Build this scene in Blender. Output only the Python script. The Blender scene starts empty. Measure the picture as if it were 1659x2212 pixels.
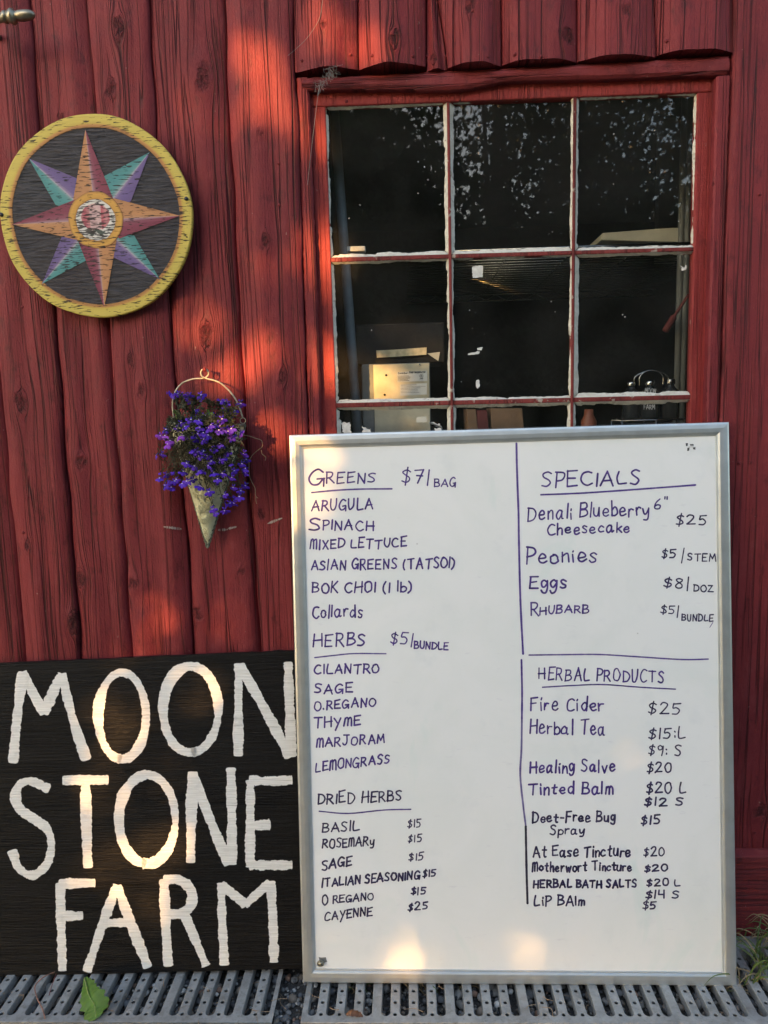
import bpy, bmesh, math, random
import numpy as np
from mathutils import Vector, Matrix
R = math.radians
random.seed(7)
rng = np.random.default_rng(11)
S = bpy.context.scene
COL = S.collection

# ------------------------------------------------------------------ camera
CAM = np.array([0.0, -1.75, 1.30])
FPX, CX, CY = 1597.0, 829.5, 1106.0            # calibrated on a 1659 x 2212 print of the view
_d = np.array([.0263, .9906, .1336]); _d /= np.linalg.norm(_d)
_x = np.array([.9993, -.018, -.0345]); _x -= _x.dot(_d) * _d; _x /= np.linalg.norm(_x)
_y = np.cross(_x, _d)
cam = bpy.data.cameras.new("camera"); camo = bpy.data.objects.new("camera", cam); COL.objects.link(camo)
camo.matrix_world = Matrix(((_x[0], -_x[1], -_x[2], CAM[0]),
                            (_y[0], -_y[1], -_y[2], CAM[1]),
                            (-_d[0], _d[1], _d[2], CAM[2]),
                            (0, 0, 0, 1)))
cam.sensor_fit = 'VERTICAL'; cam.sensor_height = 36; cam.sensor_width = 27
cam.lens = FPX / 2212 * 36
cam.clip_start = .05; cam.clip_end = 2000
S.camera = camo

# ------------------------------------------------------------------ light
SUN_EL, SUN_AZ = R(11), R(30)                   # low evening sun, from behind and to the left
SUNV = np.array([-math.sin(SUN_AZ) * math.cos(SUN_EL), -math.cos(SUN_AZ) * math.cos(SUN_EL), math.sin(SUN_EL)])
W = bpy.data.worlds.new("World"); S.world = W; W.use_nodes = True
nt = W.node_tree
sky = nt.nodes.new('ShaderNodeTexSky'); sky.sky_type = 'NISHITA'; sky.sun_disc = False
sky.sun_elevation = SUN_EL; sky.sun_rotation = math.pi + SUN_AZ
sky.air_density = 1.0; sky.dust_density = 2.0; sky.ozone_density = .9
bg = nt.nodes['Background']; bg.inputs['Strength'].default_value = .15
nt.links.new(sky.outputs[0], bg.inputs['Color'])
sl = bpy.data.lights.new("sun", 'SUN'); sl.energy = 3.9; sl.angle = R(.42); sl.color = (1, .52, .17)
so = bpy.data.objects.new("sun", sl); COL.objects.link(so); so.location = (-6, -9, 5)
so.rotation_euler = Vector(tuple(SUNV)).to_track_quat('Z', 'Y').to_euler()
S.view_settings.view_transform = 'Standard'; S.view_settings.look = 'None'
S.view_settings.exposure = 2.22; S.view_settings.gamma = 1

# ------------------------------------------------------------------ pixel -> point helpers
def ray(px, py):
    c = np.array([(px - CX) / FPX, (py - CY) / FPX, 1.0])
    return np.array([c.dot(_x), c.dot(_y), -c.dot(_d)])
def P(px, py, y):
    r = ray(px, py); t = (y - CAM[1]) / r[1]; return CAM + r * t
def PZ(px, py, z):
    r = ray(px, py); t = (z - CAM[2]) / r[2]; return CAM + r * t
class Plane:
    """a leaning flat board: through (y0, z=0) and (y1, z=1)"""
    def __init__(s, y0, y1):
        s.o = np.array([0, y0, 0.0]); u = np.array([0, y1 - y0, 1.0]); s.u = u / np.linalg.norm(u)
        s.n = np.cross(np.array([1.0, 0, 0]), s.u); s.n /= np.linalg.norm(s.n)     # points to -y
        if s.n[1] > 0: s.n = -s.n
    def __call__(s, px, py, off=0):
        r = ray(px, py); t = (s.o - CAM).dot(s.n) / r.dot(s.n); return CAM + r * t + s.n * off

# ------------------------------------------------------------------ object helpers
def tag(o, label=None, cat=None, group=None, kind=None):
    if label: o['label'] = label
    if cat: o['category'] = cat
    if group: o['group'] = group
    if kind: o['kind'] = kind
    return o
def empty(name, loc, label=None, cat=None, group=None):
    o = bpy.data.objects.new(name, None); COL.objects.link(o); o.location = tuple(loc); o.empty_display_size = .05
    return tag(o, label, cat, group)
_org = {}
def origin(p):
    v = Vector((0, 0, 0))
    while p is not None: v = v + Vector(p.location); p = p.parent
    return v
def mobj(name, verts, faces, mat, parent=None, smooth=False, attrs=None, cols=None, mats=None, fmat=None):
    me = bpy.data.meshes.new(name)
    off = origin(parent)
    V = np.array([tuple(v) for v in verts], dtype=float).reshape(-1, 3) - np.array(off)
    me.from_pydata(V.tolist(), [], [tuple(int(i) for i in f) for f in faces])
    for m in (mats or [mat]): me.materials.append(m)
    if fmat is not None: me.polygons.foreach_set('material_index', np.array(fmat, dtype=np.int32))
    if smooth: me.polygons.foreach_set('use_smooth', np.ones(len(me.polygons), dtype=bool))
    if attrs:
        for k, a in attrs.items():
            at = me.attributes.new(k, 'FLOAT', 'POINT'); at.data.foreach_set('value', np.array(a, dtype=np.float32))
    if cols is not None:
        at = me.attributes.new('col', 'FLOAT_COLOR', 'POINT')
        c = np.ones((len(V), 4), dtype=np.float32); c[:, :3] = cols; at.data.foreach_set('color', c.ravel())
    me.update()
    o = bpy.data.objects.new(name, me); COL.objects.link(o)
    if parent is not None: o.parent = parent
    return o
def fast_mesh(name, V, quads, mat, parent=None, cols=None, smooth=False):
    """large mesh from numpy arrays of verts and same-length faces"""
    me = bpy.data.meshes.new(name); n = len(quads); k = quads.shape[1]
    V = V - np.array(origin(parent))
    me.vertices.add(len(V)); me.vertices.foreach_set('co', V.astype(np.float32).ravel())
    me.loops.add(n * k); me.loops.foreach_set('vertex_index', quads.astype(np.int32).ravel())
    me.polygons.add(n); me.polygons.foreach_set('loop_start', np.arange(0, n * k, k, dtype=np.int32))
    if smooth: me.polygons.foreach_set('use_smooth', np.ones(n, dtype=bool))
    if cols is not None:
        at = me.attributes.new('col', 'FLOAT_COLOR', 'POINT')
        c = np.ones((len(V), 4), dtype=np.float32); c[:, :3] = cols; at.data.foreach_set('color', c.ravel())
    me.materials.append(mat); me.update(calc_edges=True); me.validate()
    o = bpy.data.objects.new(name, me); COL.objects.link(o)
    if parent is not None: o.parent = parent
    return o
class MB:
    def __init__(s): s.v = []; s.f = []; s.m = []
    def add(s, vs, fs, mi=0):
        b = len(s.v); s.v += [tuple(v) for v in vs]; s.f += [tuple(i + b for i in f) for f in fs]; s.m += [mi] * len(fs); return s
    def box(s, x0, x1, y0, y1, z0, z1, mi=0):
        vs = [(x, y, z) for z in (z0, z1) for y in (y0, y1) for x in (x0, x1)]
        return s.add(vs, [(0, 2, 3, 1), (4, 5, 7, 6), (0, 1, 5, 4), (2, 6, 7, 3), (0, 4, 6, 2), (1, 3, 7, 5)], mi)
    def prism(s, poly, d, mi=0):
        """poly: list of 3D points (front), d: vector to back"""
        n = len(poly); d = np.array(d); vs = [np.array(p) for p in poly] + [np.array(p) + d for p in poly]
        fs = [tuple(range(n)), tuple(range(2 * n - 1, n - 1, -1))] + [(i, i + n, (i + 1) % n + n, (i + 1) % n) for i in range(n)]
        return s.add(vs, fs, mi)
    def tube(s, pts, r, n=8, mi=0, caps=True):
        pts = [np.array(p, dtype=float) for p in pts]; k = len(pts)
        rr = [r] * k if np.isscalar(r) else list(r)
        b = len(s.v); prev = None
        for i, p in enumerate(pts):
            t = pts[min(i + 1, k - 1)] - pts[max(i - 1, 0)]; t = t / (np.linalg.norm(t) + 1e-12)
            if prev is None:
                a = np.array([0, 0, 1.0]) if abs(t[2]) < .9 else np.array([1.0, 0, 0])
                u = np.cross(t, a)
            else: u = prev - prev.dot(t) * t
            u /= (np.linalg.norm(u) + 1e-12); prev = u; w = np.cross(t, u)
            for j in range(n):
                a = 2 * math.pi * j / n; s.v.append(tuple(p + rr[i] * (math.cos(a) * u + math.sin(a) * w)))
        for i in range(k - 1):
            for j in range(n):
                j2 = (j + 1) % n; s.f.append((b + i * n + j, b + i * n + j2, b + (i + 1) * n + j2, b + (i + 1) * n + j)); s.m.append(mi)
        if caps:
            s.f.append(tuple(b + j for j in range(n - 1, -1, -1))); s.f.append(tuple(b + (k - 1) * n + j for j in range(n))); s.m += [mi, mi]
        return s
    def lathe(s, c, prof, n=24, axis='z', mi=0):
        b = len(s.v); c = np.array(c, dtype=float)
        for (r, h) in prof:
            for j in range(n):
                a = 2 * math.pi * j / n
                q = (r * math.cos(a), r * math.sin(a), h)
                if axis == 'x': q = (h, r * math.cos(a), r * math.sin(a))
                if axis == 'y': q = (r * math.cos(a), h, r * math.sin(a))
                s.v.append(tuple(c + np.array(q)))
        for i in range(len(prof) - 1):
            for j in range(n):
                j2 = (j + 1) % n; s.f.append((b + i * n + j, b + i * n + j2, b + (i + 1) * n + j2, b + (i + 1) * n + j)); s.m.append(mi)
        s.f.append(tuple(b + j for j in range(n - 1, -1, -1))); s.f.append(tuple(b + (len(prof) - 1) * n + j for j in range(n))); s.m += [mi, mi]
        return s
    def build(s, name, mat, parent=None, smooth=False, mats=None, **kw):
        return mobj(name, s.v, s.f, mat, parent, smooth, mats=mats, fmat=s.m if mats else None, **kw)
def bevel(o, w, seg=2):
    m = o.modifiers.new('bevel', 'BEVEL'); m.width = w; m.segments = seg; m.limit_method = 'ANGLE'; m.angle_limit = R(40)
    m.harden_normals = False; return o
def catmull(pts, k=6):
    pts = [np.array(p, dtype=float) for p in pts]
    if len(pts) < 3: return pts
    out = []
    for i in range(len(pts) - 1):
        p0 = pts[i - 1] if i > 0 else 2 * pts[0] - pts[1]
        p1, p2 = pts[i], pts[i + 1]
        p3 = pts[i + 2] if i + 2 < len(pts) else 2 * pts[-1] - pts[-2]
        for j in range(k):
            t = j / k
            out.append(.5 * ((2 * p1) + (-p0 + p2) * t + (2 * p0 - 5 * p1 + 4 * p2 - p3) * t * t + (-p0 + 3 * p1 - 3 * p2 + p3) * t ** 3))
    out.append(pts[-1]); return out

# ------------------------------------------------------------------ materials
def newmat(name):
    m = bpy.data.materials.new(name); m.use_nodes = True; n = m.node_tree
    return m, n.nodes, n.links, n.nodes['Principled BSDF']
def math_node(N, L, op, a, b=None, c=None):
    n = N.new('ShaderNodeMath'); n.operation = op
    for i, v in enumerate((a, b, c)):
        if v is None: continue
        if isinstance(v, (int, float)): n.inputs[i].default_value = v
        else: L.new(v, n.inputs[i])
    return n.outputs[0]
def mixc(N, L, f, a, b, mode='MIX'):
    n = N.new('ShaderNodeMix'); n.data_type = 'RGBA'; n.blend_type = mode
    for s, v in ((n.inputs['Factor'], f), (n.inputs[6], a), (n.inputs[7], b)):
        if isinstance(v, (int, float)): s.default_value = v
        elif isinstance(v, tuple): s.default_value = (*v, 1) if len(v) == 3 else v
        else: L.new(v, s)
    return n.outputs[2]
def ramp(N, L, v, stops):
    n = N.new('ShaderNodeMapRange'); n.clamp = True
    n.inputs[1].default_value, n.inputs[2].default_value = stops[0], stops[1]
    n.inputs[3].default_value, n.inputs[4].default_value = (stops[2], stops[3]) if len(stops) > 2 else (0, 1)
    L.new(v, n.inputs[0]); return n.outputs[0]
def coords(N, L, scale=(1, 1, 1), kind='Object', rnd=True):
    t = N.new('ShaderNodeTexCoord'); m = N.new('ShaderNodeMapping'); m.inputs['Scale'].default_value = scale
    L.new(t.outputs[kind], m.inputs['Vector'])
    if rnd:
        oi = N.new('ShaderNodeObjectInfo'); s = math_node(N, L, 'MULTIPLY', oi.outputs['Random'], 37.0)
        c = N.new('ShaderNodeCombineXYZ')
        for i in range(3): L.new(s, c.inputs[i])
        L.new(c.outputs[0], m.inputs['Location'])
    return m.outputs[0]
def noise(N, L, vec, scale=1, detail=3, rough=.5, dist=0):
    n = N.new('ShaderNodeTexNoise'); n.inputs['Scale'].default_value = scale; n.inputs['Detail'].default_value = detail
    n.inputs['Roughness'].default_value = rough; n.inputs['Distortion'].default_value = dist
    L.new(vec, n.inputs['Vector']); return n.outputs['Fac']
def bump(N, L, B, h, strength=.5, dist=.002):
    n = N.new('ShaderNodeBump'); n.inputs['Strength'].default_value = strength; n.inputs['Distance'].default_value = dist
    L.new(h, n.inputs['Height']); L.new(n.outputs[0], B.inputs['Normal']); return n
def plain(name, col, rough=.5, metal=0, var=.15, scale=30, bs=.1, spec=.5):
    m, N, L, B = newmat(name)
    v = coords(N, L)
    f = noise(N, L, v, scale, 4)
    f2 = ramp(N, L, f, (.3, .7))
    c = mixc(N, L, f2, tuple(x * (1 - var) for x in col), tuple(min(1, x * (1 + var)) for x in col))
    L.new(c, B.inputs['Base Color']); B.inputs['Roughness'].default_value = rough; B.inputs['Metallic'].default_value = metal
    B.inputs['Specular IOR Level'].default_value = spec
    if bs: bump(N, L, B, f, bs, .002)
    return m

def red_wood(name, c0, c1, grain_attr=True, crack=1.0, horiz=False, peel=0):
    """weathered red paint over rough timber; grain follows the 'gu' attribute round the knots"""
    m, N, L, B = newmat(name)
    tc = N.new('ShaderNodeTexCoord'); sep = N.new('ShaderNodeSeparateXYZ'); L.new(tc.outputs['Object'], sep.inputs[0])
    if grain_attr:
        at = N.new('ShaderNodeAttribute'); at.attribute_name = 'gu'; gu = at.outputs['Fac']
        ak = N.new('ShaderNodeAttribute'); ak.attribute_name = 'kn'; kn = ak.outputs['Fac']
    else:
        gu = sep.outputs['Z'] if horiz else math_node(N, L, 'ADD', sep.outputs['X'], math_node(N, L, 'MULTIPLY', sep.outputs['Y'], .7))
    along = sep.outputs['X'] if horiz else sep.outputs['Z']
    oi = N.new('ShaderNodeObjectInfo'); rnd = math_node(N, L, 'MULTIPLY', oi.outputs['Random'], 50.0)
    def gvec(fu, fz):
        c = N.new('ShaderNodeCombineXYZ')
        L.new(math_node(N, L, 'MULTIPLY', gu, fu), c.inputs[0]); L.new(rnd, c.inputs[1]); L.new(math_node(N, L, 'MULTIPLY', along, fz), c.inputs[2])
        return c.outputs[0]
    def lines(fu, fz, w, thr):
        n = noise(N, L, gvec(fu, fz), 1, 2, .45)
        a = math_node(N, L, 'ABSOLUTE', math_node(N, L, 'SUBTRACT', n, .5))
        ln = ramp(N, L, a, (0, w, 1, 0))
        mk = ramp(N, L, noise(N, L, gvec(fu * .55 + 3, fz * 2.2), 1, 2), (thr, thr + .07))
        return math_node(N, L, 'MULTIPLY', ln, mk)
    l1 = lines(52, .65, .0135, .43); l2 = lines(125, 1.1, .02, .45); l3 = lines(27, .33, .0105, .40)
    cr = math_node(N, L, 'MAXIMUM', math_node(N, L, 'MAXIMUM', l1, l3), math_node(N, L, 'MULTIPLY', l2, .75))
    cr = math_node(N, L, 'MULTIPLY', cr, crack)
    fine = noise(N, L, gvec(420, 9), 1, 4, .6)
    mid = noise(N, L, gvec(60, 1.3), 1, 3, .5)
    big = noise(N, L, coords(N, L, (7, 7, 3.2)), 1, 4, .6)
    blot = noise(N, L, coords(N, L, (38, 38, 20)), 1, 5, .65)
    pim = noise(N, L, coords(N, L, (260, 260, 160)), 1, 3, .6)
    col = mixc(N, L, ramp(N, L, big, (.3, .7)), c0, c1)
    col = mixc(N, L, ramp(N, L, mid, (.45, .8, 0, .3)), col, tuple(x * .72 for x in c0))
    col = mixc(N, L, ramp(N, L, blot, (.54, .74, 0, .6)), col, (c1[0] * 1.1, c1[1] * 1.7, c1[2] * 1.6))
    col = mixc(N, L, ramp(N, L, blot, (.3, .43, .65, 0)), col, tuple(x * .5 for x in c0))
    if grain_attr:
        kb = noise(N, L, coords(N, L, (130, 130, 90)), 1, 4, .7)
        kd = math_node(N, L, 'MULTIPLY', kn, ramp(N, L, kb, (.38, .62, 1, .1)))
        col = mixc(N, L, math_node(N, L, 'MULTIPLY', kd, .75), col, (.025, .008, .008))
    col = mixc(N, L, ramp(N, L, cr, (0, 1, 0, .78)), col, (.016, .004, .005))
    # flecks of pale dust and lost paint
    fl = noise(N, L, coords(N, L, (95, 95, 60)), 1, 2, .8)
    col = mixc(N, L, ramp(N, L, fl, (.735, .77, 0, .5)), col, (.34, .22, .2))
    if peel:
        pe = noise(N, L, coords(N, L, (34, 34, 34)), 1, 5, .7)
        col = mixc(N, L, ramp(N, L, pe, (peel, peel + .05, 0, .85)), col, (.42, .39, .33))
    L.new(col, B.inputs['Base Color'])
    L.new(ramp(N, L, blot, (.3, .7, .5, .72)), B.inputs['Roughness'])
    B.inputs['Specular IOR Level'].default_value = .22
    h = math_node(N, L, 'ADD', math_node(N, L, 'MULTIPLY', fine, .28), math_node(N, L, 'MULTIPLY', mid, .5))
    h = math_node(N, L, 'ADD', h, math_node(N, L, 'MULTIPLY', blot, .6))
    h = math_node(N, L, 'ADD', h, math_node(N, L, 'MULTIPLY', pim, .4))
    h = math_node(N, L, 'SUBTRACT', h, math_node(N, L, 'MULTIPLY', cr, 1.3))
    if grain_attr: h = math_node(N, L, 'ADD', h, math_node(N, L, 'MULTIPLY', kd, -1.2))
    bump(N, L, B, h, .9, .0045)
    return m
M = {}
M['board'] = red_wood('red_board_paint', (.148, .020, .0255), (.214, .0295, .0335))
M['trim'] = red_wood('red_trim_paint', (.15, .021, .027), (.20, .027, .032), False, .8)
M['trim_h'] = red_wood('red_trim_paint_horizontal', (.15, .024, .028), (.20, .03, .033), False, .8, True)
M['sash'] = red_wood('red_sash_paint', (.215, .026, .026), (.275, .036, .033), False, .4)
M['muntin'] = red_wood('red_muntin_paint', (.15, .024, .024), (.24, .045, .04), False, .6, peel=.6)
M['dark'] = plain('dark_void', (.012, .010, .010), .9, bs=0)
M['metal'] = plain('old_brass', (.30, .27, .2), .38, .85, .3, 60)
M['alu'] = plain('satin_aluminium', (.60, .63, .63), .36, .75, .08, 25, .04)
M['zinc'] = None
def zinc():
    m, N, L, B = newmat('galvanised_steel')
    v = coords(N, L)
    vo = N.new('ShaderNodeTexVoronoi'); vo.inputs['Scale'].default_value = 70; L.new(v, vo.inputs['Vector'])
    n1 = noise(N, L, v, 18, 5, .65); n2 = noise(N, L, v, 90, 4, .7)
    sepc = N.new('ShaderNodeSeparateColor'); L.new(vo.outputs['Color'], sepc.inputs[0])
    c = mixc(N, L, ramp(N, L, n1, (.35, .68)), (.195, .188, .175), (.335, .327, .31))
    c = mixc(N, L, math_node(N, L, 'MULTIPLY', sepc.outputs[0], .22), c, (.42, .43, .44))
    c = mixc(N, L, ramp(N, L, n2, (.57, .72, 0, .65)), c, (.15, .14, .125))
    c = mixc(N, L, ramp(N, L, n1, (.62, .75, 0, .4)), c, (.42, .42, .40))
    n3 = noise(N, L, v, 34, 6, .75)
    c = mixc(N, L, ramp(N, L, n3, (.55, .7, 0, .6)), c, (.13, .105, .08))
    L.new(c, B.inputs['Base Color']); B.inputs['Metallic'].default_value = .1
    L.new(ramp(N, L, n2, (.3, .7, .38, .65)), B.inputs['Roughness'])
    bump(N, L, B, n2, .25, .002); return m
M['zinc'] = zinc()
def whiteboard_mat():
    m, N, L, B = newmat('whiteboard_enamel')
    v = coords(N, L, rnd=False)
    a = noise(N, L, v, 4, 5, .6, .8); b = noise(N, L, v, 16, 4, .6); 
    v2 = coords(N, L, (25, 25, 90), rnd=False); s = noise(N, L, v2, 1, 3, .6)
    c = mixc(N, L, ramp(N, L, a, (.42, .72, 0, .8)), (.80, .81, .80), (.735, .765, .745))
    c = mixc(N, L, ramp(N, L, b, (.58, .8, 0, .4)), c, (.66, .69, .70))
    c = mixc(N, L, ramp(N, L, s, (.66, .8, 0, .3)), c, (.55, .54, .60))
    gh = noise(N, L, coords(N, L, (6, 6, 3.3), rnd=False), 1, 4, .6, 1.2)
    c = mixc(N, L, ramp(N, L, gh, (.60, .74, 0, .3)), c, (.55, .72, .66))
    vo = N.new('ShaderNodeTexVoronoi'); vo.inputs['Scale'].default_value = 14; L.new(v, vo.inputs['Vector'])
    sp = ramp(N, L, vo.outputs['Distance'], (.018, .035, 1, 0))
    gate = ramp(N, L, noise(N, L, v, 6.3, 2), (.52, .56))
    c = mixc(N, L, math_node(N, L, 'MULTIPLY', math_node(N, L, 'MULTIPLY', sp, gate), .55), c, (.25, .24, .24))
    L.new(c, B.inputs['Base Color']); B.inputs['Roughness'].default_value = .2; B.inputs['Specular IOR Level'].default_value = .5
    return m
M['white'] = whiteboard_mat()
def ink(name, c, c2):
    m, N, L, B = newmat(name); v = coords(N, L, rnd=False)
    L.new(mixc(N, L, ramp(N, L, noise(N, L, v, 55, 3), (.35, .65)), c, c2), B.inputs['Base Color']); B.inputs['Roughness'].default_value = .5
    return m
M['ink'] = ink('purple_black_ink', (.028, .010, .125), (.075, .035, .23))
M['ink2'] = ink('blue_black_ink', (.010, .007, .040), (.035, .026, .09))
M['inkp'] = ink('purple_ink', (.050, .022, .20), (.10, .06, .27))
M['inkg'] = ink('faded_purple_ink', (.10, .075, .23), (.19, .165, .34))
M['inkk'] = ink('black_ink', (.012, .01, .025), (.022, .018, .04))
def black_ply():
    m, N, L, B = newmat('black_painted_plywood')
    v = coords(N, L, (11, 60, 300), rnd=False); g = noise(N, L, v, 1, 5, .7, .4)
    v2 = coords(N, L, (2.2, 10, 26), rnd=False); g2 = noise(N, L, v2, 1, 4, .55, .6)
    sc = noise(N, L, coords(N, L, (60, 90, 160), rnd=False), 1, 6, .8)
    c = mixc(N, L, ramp(N, L, g2, (.3, .7)), (.0015, .0015, .0018), (.007, .0062, .006))
    c = mixc(N, L, ramp(N, L, sc, (.58, .72, 0, .3)), c, (.09, .082, .075))
    L.new(c, B.inputs['Base Color']); L.new(ramp(N, L, g, (.3, .7, .36, .5)), B.inputs['Roughness'])
    B.inputs['Specular IOR Level'].default_value = .155
    h = math_node(N, L, 'ADD', g, math_node(N, L, 'MULTIPLY', g2, .7)); h = math_node(N, L, 'ADD', h, math_node(N, L, 'MULTIPLY', sc, .3))
    bump(N, L, B, h, 1.0, .0032); return m
M['black'] = black_ply()
def brush_white():
    m, N, L, B = newmat('brushed_white_paint')
    v = coords(N, L, (14, 60, 300), kind='Object', rnd=False); g = noise(N, L, v, 1, 4, .6)
    b = noise(N, L, coords(N, L, (40, 40, 40), rnd=False), 1, 4, .6)
    c = mixc(N, L, ramp(N, L, g, (.35, .65)), (.60, .595, .57), (.76, .755, .73))
    c = mixc(N, L, ramp(N, L, b, (.58, .74, 0, .5)), c, (.45, .45, .43))
    c = mixc(N, L, ramp(N, L, g, (.25, .33, .6, 0)), c, (.2, .2, .19))
    L.new(c, B.inputs['Base Color']); B.inputs['Roughness'].default_value = .5
    bump(N, L, B, g, .6, .002); return m
M['letter'] = brush_white()
def cracked(name, base=None, dens=.64, attr=True):
    """sign paint split by long dark checks along the plywood grain"""
    m, N, L, B = newmat(name)
    if attr:
        at = N.new('ShaderNodeAttribute'); at.attribute_name = 'col'; c = at.outputs['Color']
    else: c = None
    v = coords(N, L, (44, 20, 330), rnd=False)
    n = noise(N, L, v, 1, 2, .5, .25)
    reg = noise(N, L, coords(N, L, (6, 6, 6), rnd=False), 1, 2)
    n2 = math_node(N, L, 'ADD', n, math_node(N, L, 'MULTIPLY', math_node(N, L, 'SUBTRACT', reg, .5), .28))
    ck = ramp(N, L, n2, (dens, dens + .02))
    g = noise(N, L, coords(N, L, (14, 14, 240), rnd=False), 1, 4, .6)
    b = noise(N, L, coords(N, L, (30, 30, 60), rnd=False), 1, 4, .6)
    if c is None: c = mixc(N, L, ramp(N, L, b, (.3, .7)), base, tuple(x * .8 for x in base))
    c = mixc(N, L, ramp(N, L, g, (.45, .75, 0, .3)), c, mixc(N, L, .5, c, (.10, .08, .06)))
    c = mixc(N, L, math_node(N, L, 'MULTIPLY', ck, .93), c, (.016, .011, .010))
    L.new(c, B.inputs['Base Color']); B.inputs['Roughness'].default_value = .55; B.inputs['Specular IOR Level'].default_value = .35
    h = math_node(N, L, 'SUBTRACT', math_node(N, L, 'MULTIPLY', g, .5), ck)
    bump(N, L, B, h, .7, .003); return m
M['signpaint'] = cracked('checked_sign_paint', dens=.60)
M['signpaint2'] = cracked('badly_checked_sign_paint', dens=.52)
def sign_black():
    m, N, L, B = newmat('sign_ground_paint')
    g = noise(N, L, coords(N, L, (22, 22, 210), rnd=False), 1, 4, .6, .35); b = noise(N, L, coords(N, L, (5, 5, 5), rnd=False), 1, 3)
    c = mixc(N, L, ramp(N, L, g, (.38, .62)), (.006, .005, .006), (.048, .044, .05))
    c = mixc(N, L, ramp(N, L, b, (.4, .7, 0, .5)), c, (.032, .018, .018))
    L.new(c, B.inputs['Base Color']); B.inputs['Roughness'].default_value = .5
    bump(N, L, B, g, 1.0, .008); return m
M['signblack'] = sign_black()
def putty():
    m, N, L, B = newmat('old_window_putty'); v = coords(N, L)
    a = noise(N, L, v, 45, 4, .6); b = noise(N, L, v, 130, 3)
    c = mixc(N, L, ramp(N, L, a, (.35, .65)), (.43, .41, .34), (.58, .57, .51))
    c = mixc(N, L, ramp(N, L, a, (.57, .68, 0, .8)), c, (.25, .21, .15))
    c = mixc(N, L, ramp(N, L, b, (.66, .72, 0, .7)), c, (.14, .05, .04))
    L.new(c, B.inputs['Base Color']); B.inputs['Roughness'].default_value = .6; bump(N, L, B, a, .6, .003); return m
M['putty'] = putty()
def glass():
    m, N, L, B = newmat('old_window_glass'); out = N['Material Output']; N.remove(B)
    v = coords(N, L)
    tr = N.new('ShaderNodeBsdfTransparent'); tr.inputs[0].default_value = (.90, .93, .92, 1)
    gl = N.new('ShaderNodeBsdfGlossy'); gl.inputs['Roughness'].default_value = .015
    bp = N.new('ShaderNodeBump'); bp.inputs['Strength'].default_value = .006; bp.inputs['Distance'].default_value = .02
    L.new(noise(N, L, v, 5, 1), bp.inputs['Height']); L.new(bp.outputs[0], gl.inputs['Normal'])
    fr = N.new('ShaderNodeFresnel'); fr.inputs['IOR'].default_value = 1.5
    f = math_node(N, L, 'MULTIPLY', fr.outputs[0], 1.7)          # two surfaces of the pane
    mx = N.new('ShaderNodeMixShader'); L.new(f, mx.inputs[0]); L.new(tr.outputs[0], mx.inputs[1]); L.new(gl.outputs[0], mx.inputs[2])
    df = N.new('ShaderNodeBsdfDiffuse'); df.inputs[0].default_value = (.72, .72, .70, 1)
    film = ramp(N, L, noise(N, L, v, 7, 5, .65), (.3, .8, .003, .027))
    vo = N.new('ShaderNodeTexVoronoi'); vo.inputs['Scale'].default_value = 58; L.new(v, vo.inputs['Vector'])
    sp = ramp(N, L, vo.outputs['Distance'], (.05, .12, .6, 0))
    sp = math_node(N, L, 'MULTIPLY', sp, ramp(N, L, noise(N, L, v, 11, 3), (.57, .66)))
    d = math_node(N, L, 'MAXIMUM', film, sp)
    m2 = N.new('ShaderNodeMixShader'); L.new(d, m2.inputs[0]); L.new(mx.outputs[0], m2.inputs[1]); L.new(df.outputs[0], m2.inputs[2])
    L.new(m2.outputs[0], out.inputs['Surface']); return m
M['glass'] = glass()
def vcol(name, rough=.6, bs=.2, sc=200, spec=.4, trans=0):
    m, N, L, B = newmat(name); at = N.new('ShaderNodeAttribute'); at.attribute_name = 'col'
    n = noise(N, L, coords(N, L, rnd=False), sc, 4, .6)
    c = mixc(N, L, ramp(N, L, n, (.35, .7, 0, .4)), at.outputs['Color'], mixc(N, L, .5, at.outputs['Color'], (.03, .03, .03)))
    L.new(c, B.inputs['Base Color']); B.inputs['Roughness'].default_value = rough; B.inputs['Specular IOR Level'].default_value = spec
    if bs: bump(N, L, B, n, bs, .001)
    if trans:
        t = N.new('ShaderNodeBsdfTranslucent'); L.new(c, t.inputs[0]); mx = N.new('ShaderNodeMixShader'); mx.inputs[0].default_value = trans
        L.new(B.outputs[0], mx.inputs[1]); L.new(t.outputs[0], mx.inputs[2]); L.new(mx.outputs[0], N['Material Output'].inputs['Surface'])
    return m
M['stone'] = vcol('pebble_stone', .7, .3, 260)
M['leaf'] = vcol('foliage', .55, 0, 40, .3, .12)
M['petal'] = plain('lobelia_petal', (.075, .021, .42), .6, 0, .35, 90, 0, .2)
M['petal_pink'] = plain('lobelia_petal_magenta', (.23, .045, .50), .6, 0, .3, 90, 0, .2)
M['eye'] = plain('petal_eye', (.55, .5, .7), .6, bs=0)
M['stem'] = plain('plant_stem', (.055, .045, .022), .7, 0, .4, 50, 0)
M['dryst'] = plain('dry_straw', (.30, .20, .12), .7, 0, .3, 50, 0)
M['pot'] = plain('cream_enamel_tin', (.58, .56, .36), .42, .1, .18, 45, .15)
M['rope'] = plain('verdigris_rope_trim', (.12, .125, .09), .6, .2, .4, 120, .3)
M['wire'] = plain('cream_wire', (.42, .38, .28), .45, .2, .4, 60, .2)
M['chrome'] = plain('dull_chrome', (.50, .50, .50), .25, 1, .1, 40, 0)
M['steel'] = plain('dehydrator_steel', (.62, .56, .42), .42, .35, .3, 14, .05)
M['grey'] = plain('grey_sheet', (.16, .165, .16), .5, 0, .1, 20)
M['paper'] = plain('paper_label', (.62, .62, .60), .6, 0, .06, 30, 0)
M['tape'] = plain('old_tape_scrap', (.60, .60, .58), .8, 0, .15, 120, .3)
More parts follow.
